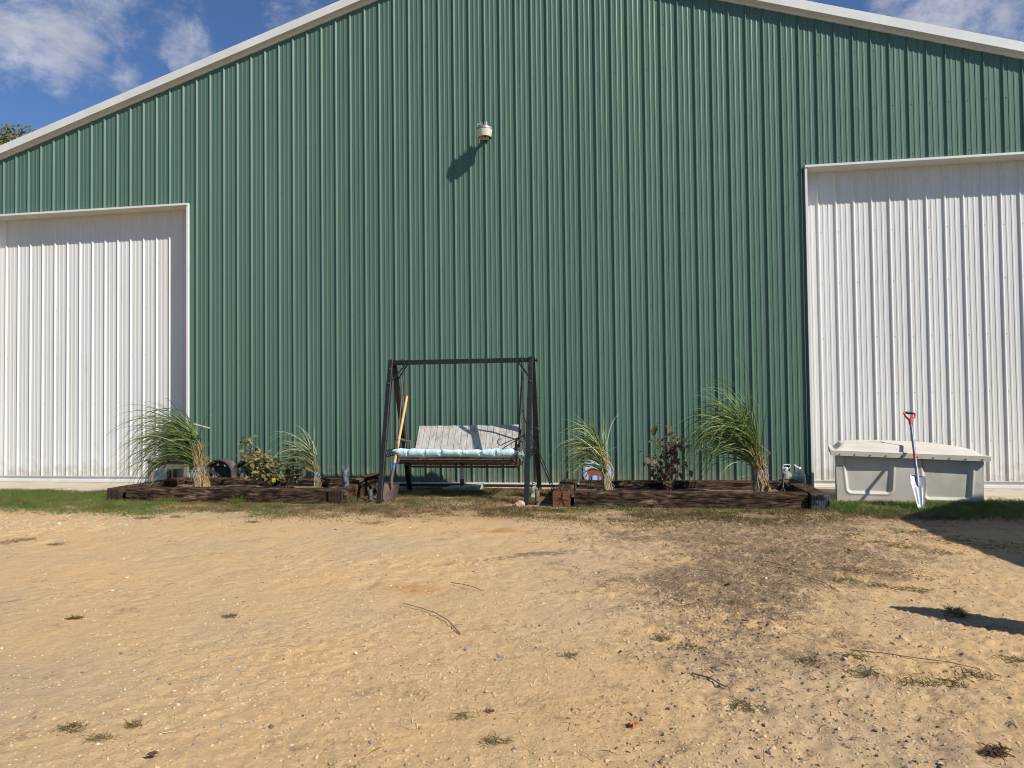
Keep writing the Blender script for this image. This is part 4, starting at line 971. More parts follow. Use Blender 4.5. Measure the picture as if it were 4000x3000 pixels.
# ------------------------------------------------------------------ weathered chair behind the left sheaf
ch=thing('wooden_chair','grey weathered wooden armchair behind the tall green grass sheaf','chair',(-.32,-.2,-.04))
cx0,cx1,cyf,cyb=-.62,.03,-.34,.06
for x in (cx0,cx1-.06):
    mb=MB(); mb.box((x,cyf,-.045),(x+.06,cyf+.05,.352)); mb.build('leg',M['chair'],ch)
    mb=MB(); mb.box((x+.03,cyb,-.04),(x+.075,cyb+.05,.60)); mb.build('leg',M['chaird'],ch)
mb=MB(); mb.box((cx0+.0605,cyf+.006,.235),(cx1-.0605,cyf+.034,.330)); mb.box((cx0+.07,cyb+.01,.20),(cx1-.07,cyb+.035,.26)); mb.build('apron',M['chair'],ch)
mb=MB()
for k in range(5): mb.box((cx0-.02,cyf-.025+k*.092,.3535),(cx1+.03,cyf-.025+k*.092+.085,.374))
mb.build('seat',M['chair'],ch)
mb=MB()
for x in (cx0+.10,cx0+.28,cx0+.46): mb.box((x,cyb+.055,.02),(x+.05,cyb+.075,.30))
mb.loose('back_slat',M['chaird'],ch)
for x in (cx0+.02,cx1-.08):
    mb=MB(); mb.bar((x+.03,cyb+.02,.37),(x+.04,cyb+.10,.90),.055,.035,up=(0,1,0)); mb.build('back_post',M['chaird'],ch)
mb=MB()
mb.prism([(cx0-.03,cyb+.075,.84),(cx1+.03,cyb+.075,.84),(cx1+.02,cyb+.08,.90),(cx0+.35,cyb+.08,.93),(cx0-.02,cyb+.08,.90)],(0,.03,0))
for k in range(3): mb.box((cx0+.10+k*.17,cyb+.062,.40),(cx0+.17+k*.17,cyb+.078,.839))
mb.build('backrest',M['chaird'],ch)
mb=MB(); mb.bar((.10,-.30,.905),(.245,-.12,.83),.05,.02); mb.build('armrest',M['greywood'],ch)

# ------------------------------------------------------------------ grass sheaves
def sheaf(name,base,label,neck,n,length,ang,lean,mats,wts,spread=.10,yspread=.45,droop=1.0,width=.008,strawn=130,waist=.30,group=None,right=0.06,seed=1,rw=.055,stemtop=None):
    rg=np.random.default_rng(seed); t_=thing(name,label,'ornamental grass',base,group)
    b=np.array(base); S=16; nk=np.array(neck); stemtop=stemtop or .62
    # blades start in the bundle
    th=rg.random(n)*2*np.pi; rad=np.sqrt(rg.random(n))
    z0=b[2]+(nk[2]-b[2])*(.45+.75*rg.random(n))
    f=((z0-b[2])/(nk[2]-b[2]))[:,None]
    ctr=b[None]*(1-f)+nk[None]*f
    p=ctr+np.stack([np.cos(th)*rad*rw*.8,np.sin(th)*rad*rw*.8,0*th],1); p[:,2]=z0
    a=np.radians(ang[0]+(ang[1]-ang[0])*rg.random(n)**.9)         # angle from vertical towards -X
    isr=rg.random(n)<right; a=np.where(isr,-np.radians(14*rg.random(n)**2),a)
    d=np.stack([-np.sin(a),(rg.random(n)-.5)*2*yspread,np.cos(a)],1); d/=np.linalg.norm(d,axis=1)[:,None]
    Ln=length*(.30+.70*rg.random(n)**.8); ds_=Ln/(S-1); dr=droop*(.55+.9*rg.random(n))
    P=np.zeros((n,S,3)); D=np.zeros((n,S,3)); P[:,0]=p
    wob=rg.normal(0,.10,(n,3))
    for i in range(S):
        D[:,i]=d
        if i<S-1: P[:,i+1]=P[:,i]+d*ds_[:,None]
        g=np.stack([-.10*np.ones(n)*lean,0*a,-dr*(.35+1.0*i/S)],1)
        d=d+g*ds_[:,None]*1.9+wob*.18; d/=np.linalg.norm(d,axis=1)[:,None]
    P[:,:,2]=np.maximum(P[:,:,2],b[2]+.01)
    sv_=np.cross(D,rg.normal(0,1,(n,1,3))*np.array([1,.25,1])+np.array([0,1.2,0])); sv_/=np.linalg.norm(sv_,axis=2)[...,None]+1e-9
    t=np.linspace(0,1,S); Wd=width*(.55+.6*rg.random(n))[:,None]*(np.minimum(1,.6+t*2)*(1-t**2.2)+.05)[None]
    mi=rg.choice(len(mats),n,p=wts)
    ribbons('blades',P,Wd,sv_,mats,mi,t_)
    # straw stems
    m=strawn; th=rg.random(m)*2*np.pi; rad=np.sqrt(rg.random(m)); S2=7; tt=np.linspace(0,1,S2)
    zt=b[2]+(nk[2]-b[2])*(stemtop+.85*rg.random(m)); waistz=b[2]+(nk[2]-b[2])*waist
    P=np.zeros((m,S2,3))
    for i in range(S2):
        z=b[2]-.02+(zt-b[2])*tt[i]; q=(z-b[2])/(nk[2]-b[2]); prof=.70+1.5*np.clip(waist-q,0,1)**1+.75*np.clip(q-waist,0,2)
        P[:,i,0]=b[0]+(nk[0]-b[0])*q-.10*np.clip(q-.8,0,2)*rg.random(m)*3+np.cos(th)*rad*rw*prof+rg.normal(0,.009,m)+(rg.random(m)<.12)*rg.normal(0,.10,m)*tt[i]**2; P[:,i,1]=b[1]+(nk[1]-b[1])*q+np.sin(th)*rad*rw*prof; P[:,i,2]=z
    sv_=np.tile(np.array([1.,0,0]),(m,S2,1))+rg.normal(0,.3,(m,1,3)); sv_/=np.linalg.norm(sv_,axis=2)[...,None]
    Wd=np.tile(.0065*(.6+.7*rg.random(m))[:,None],(1,S2))
    ribbons('stems',P,Wd,sv_,[M['straw'],M['strawp'],mats[0]],rg.choice(3,m,p=[.58,.22,.20]),t_)
    # twine
    wz=b[2]+(nk[2]-b[2])*waist; c=Vector((b[0]+(nk[0]-b[0])*waist,b[1],wz)); mb=MB(); r=rw*.72
    for k in range(3): mb.tube([c+Vector((math.cos(q)*r,math.sin(q)*r,.006*k+.010*math.sin(q+k))) for q in np.linspace(0,2*math.pi,19)],.0022,5)
    mb.tube([c+Vector((r,-.02,0)),c+Vector((r+.03,-.04,-.0)),c+Vector((r+.045,-.04,-.04)),c+Vector((r+.02,-.05,-.09)),c+Vector((r-.02,-.05,-.03))],.0028,5)
    mb.tube([c+Vector((-r*.3,-r,0)),c+Vector((-r*.6,-r-.02,-.08)),c+Vector((-r*.4,-r-.02,-.17))],.0026,5)
    mb.build('twine',M['twine'],t_,smooth=50)
    return t_
GZ=.045
G4='tied ornamental grass sheaves in the planters'
sheaf('ornamental_grass',(.77,-1.1,GZ),'tallest windblown green grass sheaf in front of the wooden chair',(.68,-1.1,.66),400,1.36,(24,80),1.0,[M['blade'],M['blade2'],M['bladep']],[.50,.34,.16],droop=1.40,width=.0115,stemtop=.25,strawn=520,waist=.42,group=G4,seed=5,rw=.088,right=.008)
sheaf('ornamental_grass',(2.44,-1.1,GZ),'small pale grass sheaf with a blue twine loop in the left planter',(2.40,-1.1,.46),95,.80,(12,64),1.0,[M['bladep'],M['bladeb'],M['blade']],[.48,.34,.18],droop=1.9,width=.0110,stemtop=.4,strawn=70,waist=.50,group=G4,seed=6,rw=.035,right=.02,yspread=.3)
sheaf('ornamental_grass',(6.25,-1.12,GZ),'small pale yellow grass sheaf in front of the horse plaque',(6.20,-1.12,.52),190,.76,(8,72),1.0,[M['bladep'],M['bladeb'],M['blade']],[.50,.30,.20],droop=2.0,width=.0125,stemtop=.4,strawn=120,waist=.45,group=G4,seed=7,rw=.05,right=.03,yspread=.35)
sheaf('ornamental_grass',(8.085,-1.1,GZ),'tall green grass sheaf at the right end of the right planter',(7.99,-1.1,.66),430,1.18,(4,60),1.0,[M['blade'],M['blade2'],M['bladep']],[.52,.22,.26],droop=1.7,width=.0115,stemtop=.30,strawn=420,waist=.42,group=G4,seed=8,rw=.080,right=.045)

# ------------------------------------------------------------------ leafy shrubs
def leafshape(mb,c,d,up,L_,wd,mi,lobed=False,fold=.25):
    d=d.normalized(); s=d.cross(up).normalized(); n_=s.cross(d).normalized()
    if lobed:
        half=[(0,.0),(.18,.28),(.10,.50),(.42,.30),(.55,.46),(.66,.20),(1.0,0)]
    else: half=[(0,0),(.2,.30),(.45,.42),(.75,.24),(1.0,0)]
    curl=random.uniform(.05,.35)
    def pt(a,b_,sg): return c+d*a*L_+s*b_*wd*sg+n_*(abs(b_)*wd*fold - a*a*L_*curl)
    mid=[pt(a,0,1) for a,_ in half]; 
    for sg in (-1,1):
        side=[pt(a,b_,sg) for a,b_ in half[1:-1]]
        vs=[mid[0]]+side+[mid[-1]]+[mid[k] for k in range(len(half)-2,0,-1)]
        fs=[]; m=len(side)
        # quads between side and mid
        fs.append((0,1,len(vs)-1) if sg>0 else (0,len(vs)-1,1))
        for k in range(m-1):
            a,b2=1+k,2+k; c2,d2=len(vs)-2-k,len(vs)-1-k
            fs.append((a,b2,c2,d2) if sg>0 else (a,d2,c2,b2))
        fs.append((m,m+1,m+2) if sg>0 else (m,m+2,m+1))
        mb.add(vs,fs,mi)
def shrub(name,base,label,stems,nleaf,size,mats,wts,lobed,seed,hang=.4,group=None,rs_=.006):
    random.seed(seed); t_=thing(name,label,'shrub',base,group); b=Vector(base); ms=MB(); ml=MB()
    for (dx,dy,h,dens) in stems:
        top=b+Vector((dx,dy,h)); mid=b+Vector((dx*.35+random.uniform(-.02,.02),dy*.4,h*.5))
        st=b+Vector((random.uniform(-.02,.02)+dx*.06,random.uniform(-.02,.02),-.03))
        P=[st.lerp(mid,t/4)+Vector((random.uniform(-.004,.004),0,0)) for t in range(4)]+[mid.lerp(top,t/4)+Vector((random.uniform(-.006,.006),0,0)) for t in range(5)]
        ms.tube(P,[rs_*(1-.65*k/8) for k in range(9)],6)
        nl=int(nleaf*dens)
        for k in range(nl):
            t=.36+.64*random.random()**.75; i=min(7,int(t*8)); p=P[i].lerp(P[i+1],t*8-i)
            a=random.uniform(0,2*math.pi); off=Vector((math.cos(a),math.sin(a)*.8,random.uniform(-.1,.5))); ln=random.uniform(.02,size*1.5)
            q=p+off.normalized()*ln; ms.tube([p,q],[.0018,.0012],4,cap=False)
            d=(off.normalized()*.7+Vector((0,0,random.uniform(-1.2,.3)*hang*2))).normalized(); up=Vector((random.uniform(-.6,.6),random.uniform(-.9,.2),1)).normalized()
            s=size*random.uniform(.6,1.25); leafshape(ml,q,d,up,s,s*random.uniform(.75,1.05),random.choices(range(len(mats)),wts)[0],lobed,random.uniform(-.2,.5))
    ms.build('stems',M['stemred'],t_,smooth=50); ml.build('leaves',mats,t_)
shrub('leafy_shrub',(1.70,-1.02,GZ),'olive green shrub with a yellow leaf in the left planter',[(-.34,.0,.68,1.2),(-.25,-.1,.50,1),(-.12,.05,.46,1.1),(.0,-.05,.42,1),(.10,.05,.36,.9),(-.30,.05,.30,.9),(-.05,-.1,.26,.8),(.15,-.05,.22,.6),(-.40,-.02,.46,.6),(-.36,-.03,.20,.6)],40,.078,[M['olive'],M['olived'],M['yellow']],[.76,.232,.008],True,21,group='leafy shrubs in the planters')
shrub('leafy_shrub',(1.84,-.86,GZ),'darker narrow shrub between the olive shrub and the small pale grass',[(.12,.05,.56,1),(.06,.0,.42,1),(.22,.0,.34,.8),(.34,.02,.30,.8),(.18,-.05,.20,.6)],34,.070,[M['olived'],M['olive'],M['maroon']],[.62,.28,.10],True,22,group='leafy shrubs in the planters')
shrub('leafy_shrub',(7.0,-.97,GZ),'maroon leaved shrub on red stems in the right planter',[(-.06,0,.84,1.3),(-.10,0,.66,1),(.12,.03,.62,1.1),(.02,-.03,.52,.8),(-.26,.02,.46,.9),(.22,0,.44,.7),(-.20,.0,.30,.6),(-.12,-.03,.14,.35),(.16,.0,.72,.5),(-.24,0,.62,.4)],14,.098,[M['maroon'],M['bronzel'],M['olived']],[.30,.42,.28],False,23,hang=.9,group='leafy shrubs in the planters',rs_=.008)

# ------------------------------------------------------------------ ground cover scatter
def polar(n,r0,r1,a0=-52,a1=36,pw=1.0):
    u=RNG.random(n)**pw; r=r0*(r1/r0)**u; a=np.radians(a0+(a1-a0)*RNG.random(n))
    return 6.416+r*np.sin(a),-9.78+r*np.cos(a)
def gzs(x,y):
    x=np.asarray(x,float); y=np.asarray(y,float)
    i=np.clip(np.searchsorted(xs,x)-1,0,len(xs)-2); j=np.clip(np.searchsorted(ys,y)-1,0,len(ys)-2)
    a=np.clip((x-xs[i])/(xs[i+1]-xs[i]),0,1); b_=np.clip((y-ys[j])/(ys[j+1]-ys[j]),0,1)
    return (Z[i,j]*(1-a)+Z[i+1,j]*a)*(1-b_)+(Z[i,j+1]*(1-a)+Z[i+1,j+1]*a)*b_
t5=(1+5**.5)/2
ico=np.array([(-1,t5,0),(1,t5,0),(-1,-t5,0),(1,-t5,0),(0,-1,t5),(0,1,t5),(0,-1,-t5),(0,1,-t5),(t5,0,-1),(t5,0,1),(-t5,0,-1),(-t5,0,1)])/math.sqrt(1+t5*t5)
icf=np.array([(0,11,5),(0,5,1),(0,1,7),(0,7,10),(0,10,11),(1,5,9),(5,11,4),(11,10,2),(10,7,6),(7,1,8),(3,9,4),(3,4,2),(3,2,6),(3,6,8),(3,8,9),(4,9,5),(2,4,11),(6,2,10),(8,6,7),(9,8,1)])
def stones(name,x,y,s,mats,wts,flat=.6,jit=.28,sink=.25,smooth=False):
    n_=len(x); z=gzs(x,y)
    a=RNG.random(n_)*2*np.pi; sc=np.stack([s*(.8+.6*RNG.random(n_)),s*(.6+.5*RNG.random(n_)),s*flat*(.7+.6*RNG.random(n_))],1)
    V=ico[None]*(1+RNG.normal(0,jit,(n_,12,1)))*sc[:,None,:]
    c,s_=np.cos(a)[:,None],np.sin(a)[:,None]; X_=V[...,0]*c-V[...,1]*s_; Y_=V[...,0]*s_+V[...,1]*c
    V=np.stack([X_+x[:,None],Y_+y[:,None],V[...,2]+(z+s*flat*(1-2*sink)*.6)[:,None]],-1).reshape(-1,3)
    F=(icf[None]+(np.arange(n_)*12)[:,None,None]).reshape(-1,3)
    mi=np.repeat(RNG.choice(len(mats),n_,p=wts),20)
    o=npmesh(name,V,F,mats,mi,smooth=smooth); tag(o,kind='stuff'); return o
# gravel
x,y=polar(30000,2.2,7.3,-52,36,.85); keep=(y<-2.45)|(RNG.random(len(x))<.25); x,y=x[keep],y[keep]
cl=fbm(x,y,1.3,3); keep=RNG.random(len(x))<np.clip(.42+cl*3.6,.06,1); x,y=x[keep],y[keep]
s=.0014+.0036*RNG.random(len(x))**3.2+.0085*(RNG.random(len(x))**55)
tag(stones('gravel',x,y,s,[M['peba'],M['pebb'],M['pebc'],M['pebd']],[.50,.21,.05,.24]),'small mixed pebbles strewn over the sandy yard','gravel')
# pale gravel strip left, pebbles under the swing
x=np.concatenate([RNG.normal(.35,.75,1300),RNG.normal(4.5,.55,260),RNG.normal(1.75,.35,300),RNG.normal(5.35,.25,150)]); y=np.concatenate([RNG.normal(-3.25,.38,1300),RNG.normal(-1.55,.35,260),RNG.normal(-2.5,.15,300),RNG.normal(-1.5,.3,150)])
k=(y<-.3)&(y>-4.4); x,y=x[k],y[k]; s=.003+.008*RNG.random(len(x))**3
tag(stones('loose_pebbles',x,y,s,[M['peba'],M['pebb'],M['pebc']],[.74,.14,.12]),'pale rounded pebbles beside the grass edge and under the swing','gravel')
# clods
x,y=polar(60000,2.3,7.8,-30,36); m=mulch_mask(x,y); k=RNG.random(len(x))<np.clip((m-.12)*1.5,0.006,1)*np.clip(.45+fbm(x,y,4,3)*4,0.05,1); x,y=x[k],y[k]
s=.0018+.0085*RNG.random(len(x))**4
tag(stones('dark_clods',x,y,s,[M['clod'],M['clod2']],[.60,.40],flat=.75,jit=.30,sink=.5),'dark crumbs of dried manure and mulch on the sand','soil crumbs')
x,y=polar(34000,2.2,7.2,-45,36); k=RNG.random(len(x))<np.clip(.30+.5*(x-5)/3+fbm(x,y,1.5,3)*2,0.10,1); x,y=x[k],y[k]; s=.003+.008*RNG.random(len(x))**3
tag(stones('sand_clods',x,y,s,[M['clodsand'],M['clod2'],M['clod']],[.80,.15,.05],flat=.75,jit=.16,sink=.75,smooth=True),'tan lumps of broken sandy soil','soil crumbs')

def strands(name,x,y,ln,w,mats,wts,lift=.006,curv=.5,label='',cat=''):
    n_=len(x); S=6; a=RNG.random(n_)*2*np.pi; da=RNG.normal(0,curv,n_)/S; P=np.zeros((n_,S,3)); P[:,0,0]=x;P[:,0,1]=y; D=np.zeros((n_,S,3))
    for i in range(S):
        d=np.stack([np.cos(a),np.sin(a),0*a],1); D[:,i]=d
        if i<S-1: P[:,i+1]=P[:,i]+d*(ln/(S-1))[:,None]
        a=a+da
    hz=lift*(.2+RNG.random(n_)*.9)
    t=np.linspace(0,1,S)
    P[:,:,2]=gzs(P[:,:,0].ravel(),P[:,:,1].ravel()).reshape(n_,S)+.003+hz[:,None]*np.sin(t*np.pi)[None]*1.2+.001
    sd_=np.cross(D,np.array([0,0,1.]))+np.array([0,0,.5])*RNG.normal(0,1,(n_,1,1)); sd_/=np.linalg.norm(sd_,axis=2)[...,None]
    Wd=np.tile((w*(.6+.8*RNG.random(n_)))[:,None],(1,S))
    o=ribbons(name,P,Wd,sd_,mats,RNG.choice(len(mats),n_,p=wts)); tag(o,label,cat,kind='stuff'); return o
x,y=polar(1500,2.3,7.5,-38,36); k=RNG.random(len(x))<np.clip(.35+.3*(x-5)/2+fbm(x,y,1.6,3)*3,0.05,1); x,y=x[k],y[k]
x=np.concatenate([x,RNG.normal(5.75,.35,90),RNG.normal(7.2,.4,90)]); y=np.concatenate([y,RNG.normal(-6.45,.22,90),RNG.normal(-5.6,.4,90)])
strands('straw',x,y,.02+.10*RNG.random(len(x))**2.2,.0024,[M['strawp'],M['straw'],M['twig']],[.72,.20,.08],label='loose pale straw scattered over the sand',cat='straw')
x,y=polar(2600,2.6,8,-10,36); m=mulch_mask(x,y); k=RNG.random(len(x))<np.clip(m-.1,.003,1); x,y=x[k],y[k]
strands('plant_debris',x,y,.02+.07*RNG.random(len(x))**2,.0028,[M['twig'],M['crack'],M['straw']],[.5,.25,.25],lift=.012,curv=1.2,label='dark twigs and stem scraps in the mulch patches',cat='plant debris')

# grass blades
def blades(name,x,y,h,w,mats,mi,lean=.6,label='',cat='',zoff=None,thing_=False):
    n_=len(x); S=4; z=gzs(x,y) if zoff is None else zoff; a=RNG.random(n_)*2*np.pi; le=lean*(.2+RNG.random(n_)*1.1)
    d=np.stack([np.cos(a)*le,np.sin(a)*le,np.ones(n_)],1); d/=np.linalg.norm(d,axis=1)[:,None]; P=np.zeros((n_,S,3)); P[:,0]=np.stack([x,y,z-.004],1)
    D=np.zeros((n_,S,3))
    for i in range(S):
        D[:,i]=d
        if i<S-1: P[:,i+1]=P[:,i]+d*(h/(S-1))[:,None]
        d=d+np.stack([np.cos(a)*le*.5,np.sin(a)*le*.5,-.28*le],1); d/=np.linalg.norm(d,axis=1)[:,None]
    sd_=np.cross(D,np.stack([np.cos(a+1.3),np.sin(a+1.3),0*a],1)[:,None,:]); sd_+=np.array([1,0,0])*.5; sd_/=np.linalg.norm(sd_,axis=2)[...,None]+1e-9
    Wd=(w*(.6+.8*RNG.random(n_)))[:,None]*np.array([.8,1,.7,.12])[None]
    return ribbons(name,P,Wd,sd_,mats,mi)
def inplanter(x,y):
    return ((x>-.2)&(x<3.07)&(y>-1.76)&(y<-.38))|((x>5.6)&(x<8.68)&(y>-1.78)&(y<-.38))
def box_(x,y): return (x>8.94)&(x<10.52)&(y>-1.1)
def slab(x,y): return ((x<0)&(y>-.80))|((x>8.8)&(y>-.95))|(y>-.14)
def gdens(x,y):
    """0..1 grass cover"""
    edge=-2.62+.30*2*fbm(x,y,1.1,3)+.35*np.clip((x-7.8)/1.0,0,1)+.12*(x<.8)
    d=1/(1+np.exp(-(y-edge)/.07))
    patch=np.clip(.72+3.8*fbm(x+9,y*1.6,1.9,4),0,1)
    d=d*patch
    d=np.where((x<1.2)&(y<-1.0),np.maximum(d,(1/(1+np.exp(-(y-(-2.2+.5*2*fbm(x,y,1.4,3)))/.10)))*np.clip(.55+2.5*fbm(x,y+7,2.3,3),.15,.9)),d)
    d=np.where((x>8.7)&(y<-.9)&(y>-2.30),np.maximum(d,np.clip(.62+2.5*fbm(x,y+3,2.6,3),.2,.95)),d)
    bare=ell(x,y,4.5,-1.6,.75,.32)+ell(x,y,1.35,-2.05,.55,.22)+ell(x,y,2.1,-2.6,.8,.15)*.5
    d=d*np.clip(1-.85*bare,0,1)
    return d
N0=340000
x=RNG.uniform(-3.8,11.2,N0); y=-.14-2.9*RNG.random(N0)
d=gdens(x,y); k=(RNG.random(N0)<d*.95)&~inplanter(x,y)&~box_(x,y)&~slab(x,y); x,y,d=x[k],y[k],d[k]
gn_=fbm(x+40,y,1.2,3)+.25*np.exp(-((x+.5)/1.6)**2)+.32*((x>8.6)&(y>-2.1))+.12*(y>-1.9)-.05
hgt=.020+.034*RNG.random(len(x))+.020*np.clip(fbm(x,y,3,2)*3,0,1)+.034*((x<.2)|(x>8.7))*RNG.random(len(x))
r_=RNG.random(len(x)); mi=np.where(r_<np.clip(.20+gn_*2.6,.04,.75),0,np.where(r_<np.clip(.55+gn_*1.4,.25,.93),1,2))
o=blades('grass',x,y,hgt,np.full(len(x),.0050),[M['lawn'],M['lawn2'],M['dry']],mi,lean=.95); tag(o,'short patchy green and brown grass along the barn',"grass",kind='stuff')
# isolated weed tufts
tu=[(8.47,-3.11,.10,.7),(8.65,-3.43,.13,.8),(8.92,-3.76,.12,.5),(8.75,-3.55,.12,.4),(7.93,-4.72,.08,.9),(8.1,-4.84,.10,.7),(8.28,-4.91,.08,.7),(8.0,-4.45,.15,.4),(8.3,-4.5,.15,.3),(7.62,-3.9,.09,.6),(7.3,-3.6,.08,.4),(7.28,-6.27,.05,.5),(7.52,-6.19,.05,.6),(7.49,-6.39,.06,.4),(7.68,-6.47,.07,.7),(7.82,-6.45,.06,.6),(7.97,-6.34,.06,.4),(4.28,-7.35,.035,.3),(4.45,-7.41,.035,.3),(4.51,-7.3,.02,.2),(.73,-4.09,.10,.4),(.85,-4.02,.08,.4),(1.35,-4.2,.05,.2),(5.77,-7.06,.03,.5),(5.94,-7.24,.04,.8),(6.89,-6.8,.06,.5),(5.48,-7.52,.05,.7),(8.26,-6.11,.05,.8),(6.6,-6.05,.04,.6),(6.75,-6.15,.05,.4),(7.1,-5.35,.06,.6),(9.2,-3.2,.2,.5),(9.5,-3.5,.25,.6),(9.0,-2.9,.15,.6),(4.1,-5.95,.03,.1),(3.2,-6.1,.03,.1),(2.55,-2.95,.05,.8),(1.2,-2.85,.08,.8),(1.55,-2.75,.06,.9),(3.9,-2.95,.12,.9),(1.05,-2.6,.06,.9),(6.15,-6.35,.04,.3)]
X_=[];Y_=[];H_=[];MI=[]
for (cx,cy,r,g_) in tu:
    q=int(90+900*r*2.2); X_.append(RNG.normal(cx,r*.75,q)); Y_.append(RNG.normal(cy,r*.45,q)); H_.append(.012+.030*RNG.random(q)); MI.append(np.where(RNG.random(q)<g_*.75,RNG.integers(0,2,q),2))
x=np.concatenate(X_);y=np.concatenate(Y_); tag(blades('weed_tufts',x,y,np.concatenate(H_),np.full(len(x),.0030),[M['lawn'],M['lawn2'],M['dry']],np.concatenate(MI),lean=1.5),'low weed tufts growing out of the bare sand','weeds',kind='stuff')
# taller bright tufts by the timbers
def tall(c,r,n_,h,label,name='grass_tuft'):
    x=RNG.normal(c[0],r,n_); y=RNG.normal(c[1],r*.5,n_)
    o=blades(name,x,y,h*(.5+.6*RNG.random(n_)),np.full(n_,.0048),[M['lawn'],M['lawn2']],(RNG.random(n_)<.2).astype(int),lean=.55); tag(o,label,'grass tuft','grass tufts along the timbers')
tall((.72,-1.80,0),.07,90,.11,'bright green grass tuft below the big green grass sheaf')
tall((1.69,-1.80,0),.05,80,.13,'bright green upright grass tuft below the olive shrub')
tall((.25,-1.82,0),.12,60,.08,'sparse grass tuft at the left end of the left planter')
tall((3.13,-1.62,0),.05,60,.12,'grass tuft beside the small black horse head')
tall((4.15,-.55,0),.16,120,.09,'dark grass growing around the concrete slab')
tall((6.35,-1.86,0),.20,150,.07,'low bright grass in front of the cracked timber end')

# dry clumps, sticks, dead leaves
def clump(c,r,n_,label):
    x=RNG.normal(c[0],r*.5,n_); y=RNG.normal(c[1],r*.4,n_); z=gzs(x,y)+r*.6*RNG.random(n_)
    o=blades('dry_clump',x,y,r*(.4+.7*RNG.random(n_)),np.full(n_,.0035),[M['twig'],M['crack'],M['dry']],RNG.choice(3,n_,p=[.45,.15,.40]),lean=2.2,zoff=z); tag(o,label,'dry weed clump','dry clumps on the sand')
clump((8.29,-5.45),.055,330,'dark dry root clump lying in the pointed shadow')
clump((7.69,-7.10),.035,260,'dry clump near the bottom right corner')
clump((5.87,-7.0),.018,90,'small dark dried clump in the middle foreground')
def stick(pts,r,label,m='twig'):
    mb=MB(); P=[(x_,y_,gz(x_,y_)+.009+dz) for x_,y_,dz in pts]; mb.tube(P,[r*(1-.5*i/len(P)) for i in range(len(P))],6)
    for i in range(1,len(P)-1,2):
        p=Vector(P[i]); mb.tube([p,p+Vector((.02,.012,.010)),p+Vector((.05,.018,.006))],[r*.6,r*.5,r*.2],5)
    o=mb.build('stick',M[m],smooth=50); tag(o,label,'stick','fallen sticks on the sand')
stick([(5.54,-6.10,.0),(5.48,-6.0,.004),(5.42,-5.90,.006),(5.32,-5.79,.008),(5.20,-5.69,.004),(5.06,-5.60,0)],.0038,'long bent brown stick in the middle of the sand')
stick([(7.52,-6.10,0),(7.65,-6.14,.003),(7.8,-6.19,.003),(7.92,-6.22,.003),(8.03,-6.28,0)],.0028,'long thin greenish stick on the right foreground','bark')
stick([(5.24,-5.10,0),(5.33,-5.14,.004),(5.42,-5.2,.004),(5.50,-5.28,0)],.0026,'thin green stem near the orange stain','olived')
stick([(7.50,-4.25,0),(7.60,-4.45,.008),(7.62,-4.66,.006),(7.74,-4.86,.006),(7.78,-5.05,0)],.0032,'dark branched stick between the weeds and mulch')
stick([(6.72,-6.50,0),(6.79,-6.56,.006),(6.85,-6.64,0)],.0045,'short thick dark stick right of centre','bark')
stick([(6.9,-4.55,0),(7.05,-4.62,.004),(7.25,-4.75,.002)],.0028,'slim twig across the dark mulch patch')
def dleaf(x_,y_,s,m,label,seed):
    random.seed(seed); mb=MB(); z=gz(x_,y_)+.014; a=random.uniform(0,6.28)
    for k in range(5):
        b2=a+(k-2)*.62; leafshape(mb,Vector((x_,y_,z)),Vector((math.cos(b2),math.sin(b2),.25)),Vector((0,0,1)),s*(.8 if k!=2 else 1.1),s*.45,0,False,.3)
    o=mb.build('fallen_leaf',M[m]); tag(o,label,'leaf','fallen leaves')
for i,a in enumerate([(4.75,-7.52,.035,'leafd','dark brown curled leaf at the bottom left'),(3.82,-7.35,.03,'leafd','dark reddish leaf near the left bottom edge'),
    (6.75,-2.02,.05,'leaft','pale tan leaf in front of the cracked timber'),(7.55,-2.0,.045,'leafo','orange leaf in the grass before the right planter'),(8.0,-2.55,.05,'leaft','cream leaf on the dark soil by the planter'),
    (5.10,-3.20,.04,'leafo','orange leaf beside the upper stain'),(8.25,-3.75,.045,'leafo','bright orange leaf among the weeds on the right'),(3.62,-3.28,.04,'leaft','tan leaf on the smooth sand left of centre'),
    (6.45,-7.05,.035,'leafo','crumpled orange leaf in the right foreground'),(6.3,-2.25,.05,'leaft','tan leaf at the grass edge near the brown end grain'),(7.10,-4.95,.05,'bronzel','broad green leaf on the dark mulch'),
    (6.2,-2.35,.04,'leafo','small orange leaf beside the tan one at the grass edge')]): dleaf(*a,60+i)

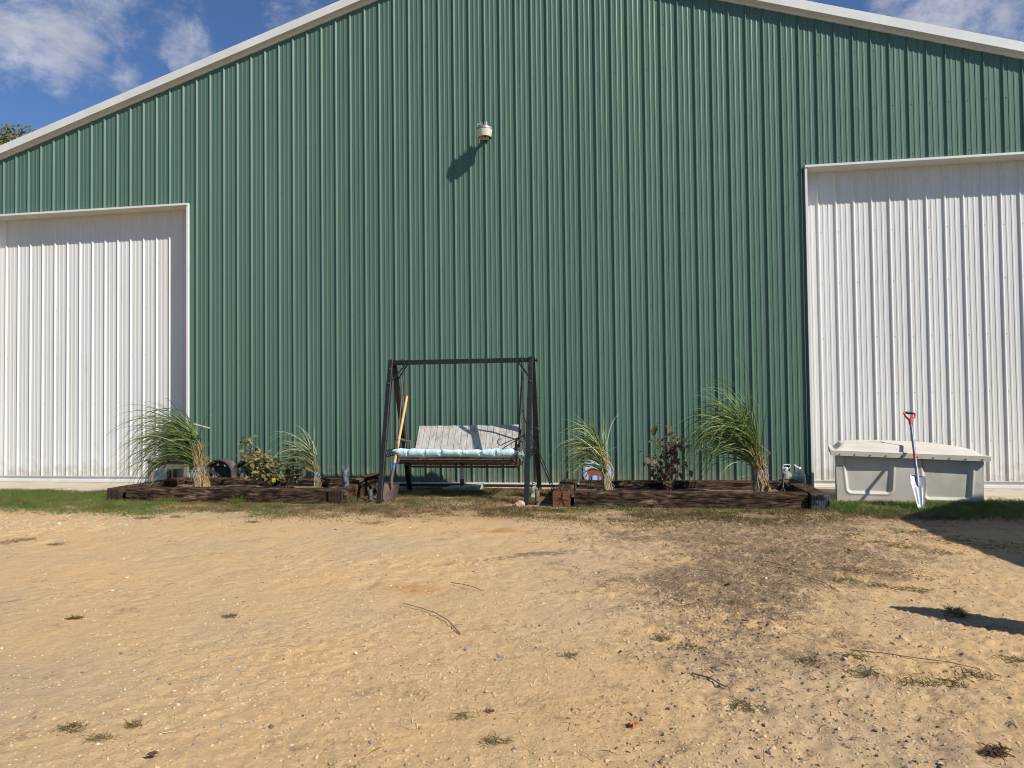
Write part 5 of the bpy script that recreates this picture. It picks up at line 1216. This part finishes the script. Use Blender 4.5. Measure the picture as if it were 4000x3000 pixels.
# ------------------------------------------------------------------ tree behind the barn
def tree(base,h,rc,label,seed):
    rg=np.random.default_rng(seed); random.seed(seed); t_=thing('tree',label,'tree',base); b=Vector(base); mb=MB()
    mb.tube([b,b+Vector((.1,0,h*.3)),b+Vector((0,.2,h*.6)),b+Vector((.1,0,h*.9))],[.35,.27,.18,.05],10)
    cl=[]
    for k in range(26):
        a=rg.random()*6.28; el=rg.random(); c=b+Vector((math.cos(a)*rc*(.35+.6*rg.random()),math.sin(a)*rc*(.35+.6*rg.random()),h*(.50+.45*el)))
        mb.tube([b+Vector((0,.1,h*(.3+.4*rg.random()))),c],[.09,.02],6); cl.append(c)
    cl.append(b+Vector((0,0,h*.97)))
    mb.build('trunk',M['bark'],t_,smooth=50)
    n_=30000; ci=rg.integers(0,len(cl),n_); C_=np.array([tuple(c) for c in cl])[ci]; rad=rc*.36*rg.random(n_)**.45; v=rg.normal(0,1,(n_,3)); v/=np.linalg.norm(v,axis=1)[:,None]
    P=C_+v*rad[:,None]*np.array([1,1,.7]); s=.05+.07*rg.random(n_); a1=rg.normal(0,1,(n_,3)); a1/=np.linalg.norm(a1,axis=1)[:,None]; a2=np.cross(a1,rg.normal(0,1,(n_,3))); a2/=np.linalg.norm(a2,axis=1)[:,None]
    V=np.stack([P-a1*s[:,None],P+a2*s[:,None]*.6,P+a1*s[:,None],P-a2*s[:,None]*.6],1).reshape(-1,3); F=np.arange(n_*4).reshape(-1,4)
    npmesh('crown',V,F,[M['treeleaf']],parent=t_,smooth=False)
tree((-25.3,20.5,-.1),15.3,4.2,'yellow green tree top showing over the left slope of the barn roof',3)
tree((-31.5,24,-.1),17.0,4.6,'tree farther left behind the barn roof',4)

# ------------------------------------------------------------------ unseen stand-ins added right of the frame to cast shadows into it
t_=thing('trailer_shadow_caster','unseen trailer-shaped blocker added to cast the broad shadow at the right','trailer',(13.6,-6,-.1))
mb=MB(); Z0,Z1=.55,2.46
fp=[(11.73,-3.67),(12.78,-2.47),(14.3,-2.47),(14.3,-8.3),(12.1,-8.3)]  # guessed body, its footprint worked back from the shadow edges
mb.prism([(x_,y_,Z0) for x_,y_ in fp],(0,0,Z1-Z0)); mb.build('body',M['trailer'],t_)
mb=MB(); mb.prism([(x_+(13.2-x_)*.04,y_+(-5.5-y_)*.02,Z0-.42) for x_,y_ in fp],(0,0,.415)); mb.build('chassis',M['dark'],t_)
for (xx,yy) in ((12.0,-6.2),(12.0,-7.0),(14.35,-6.2),(14.35,-7.0)):
    mb=MB(); mb.lathe((xx,yy,.27),[(.18,-.11),(.35,-.11),(.36,-.06),(.36,.06),(.35,.11),(.18,.11),(.001,.1)],n=24,axis=(1,0,0)); w_=mb.build('wheel',M['rubber'],t_,smooth=40)
mb=MB()
for k in range(4): mb.box((11.70,-7.9+k*.9,1.7),(12.2,-7.2+k*.9,2.1))
mb.loose('window',M['dark'],t_)
hh=1.28; bx,by=8.00+1.022*hh,-5.30-.562*hh  # added post, placed so its tip throws the pointed shadow
t_=thing('post_shadow_caster','unseen pointed post added to cast the narrow shadow at the right','post',(bx,by,-.1))
mb=MB(); mb.lathe((bx,by,-.12),[(.17,0),(.155,.7),(.13,1.0),(.06,1.25),(.002,1.33)],n=20); mb.build('post',M['postwood'],t_,smooth=40)
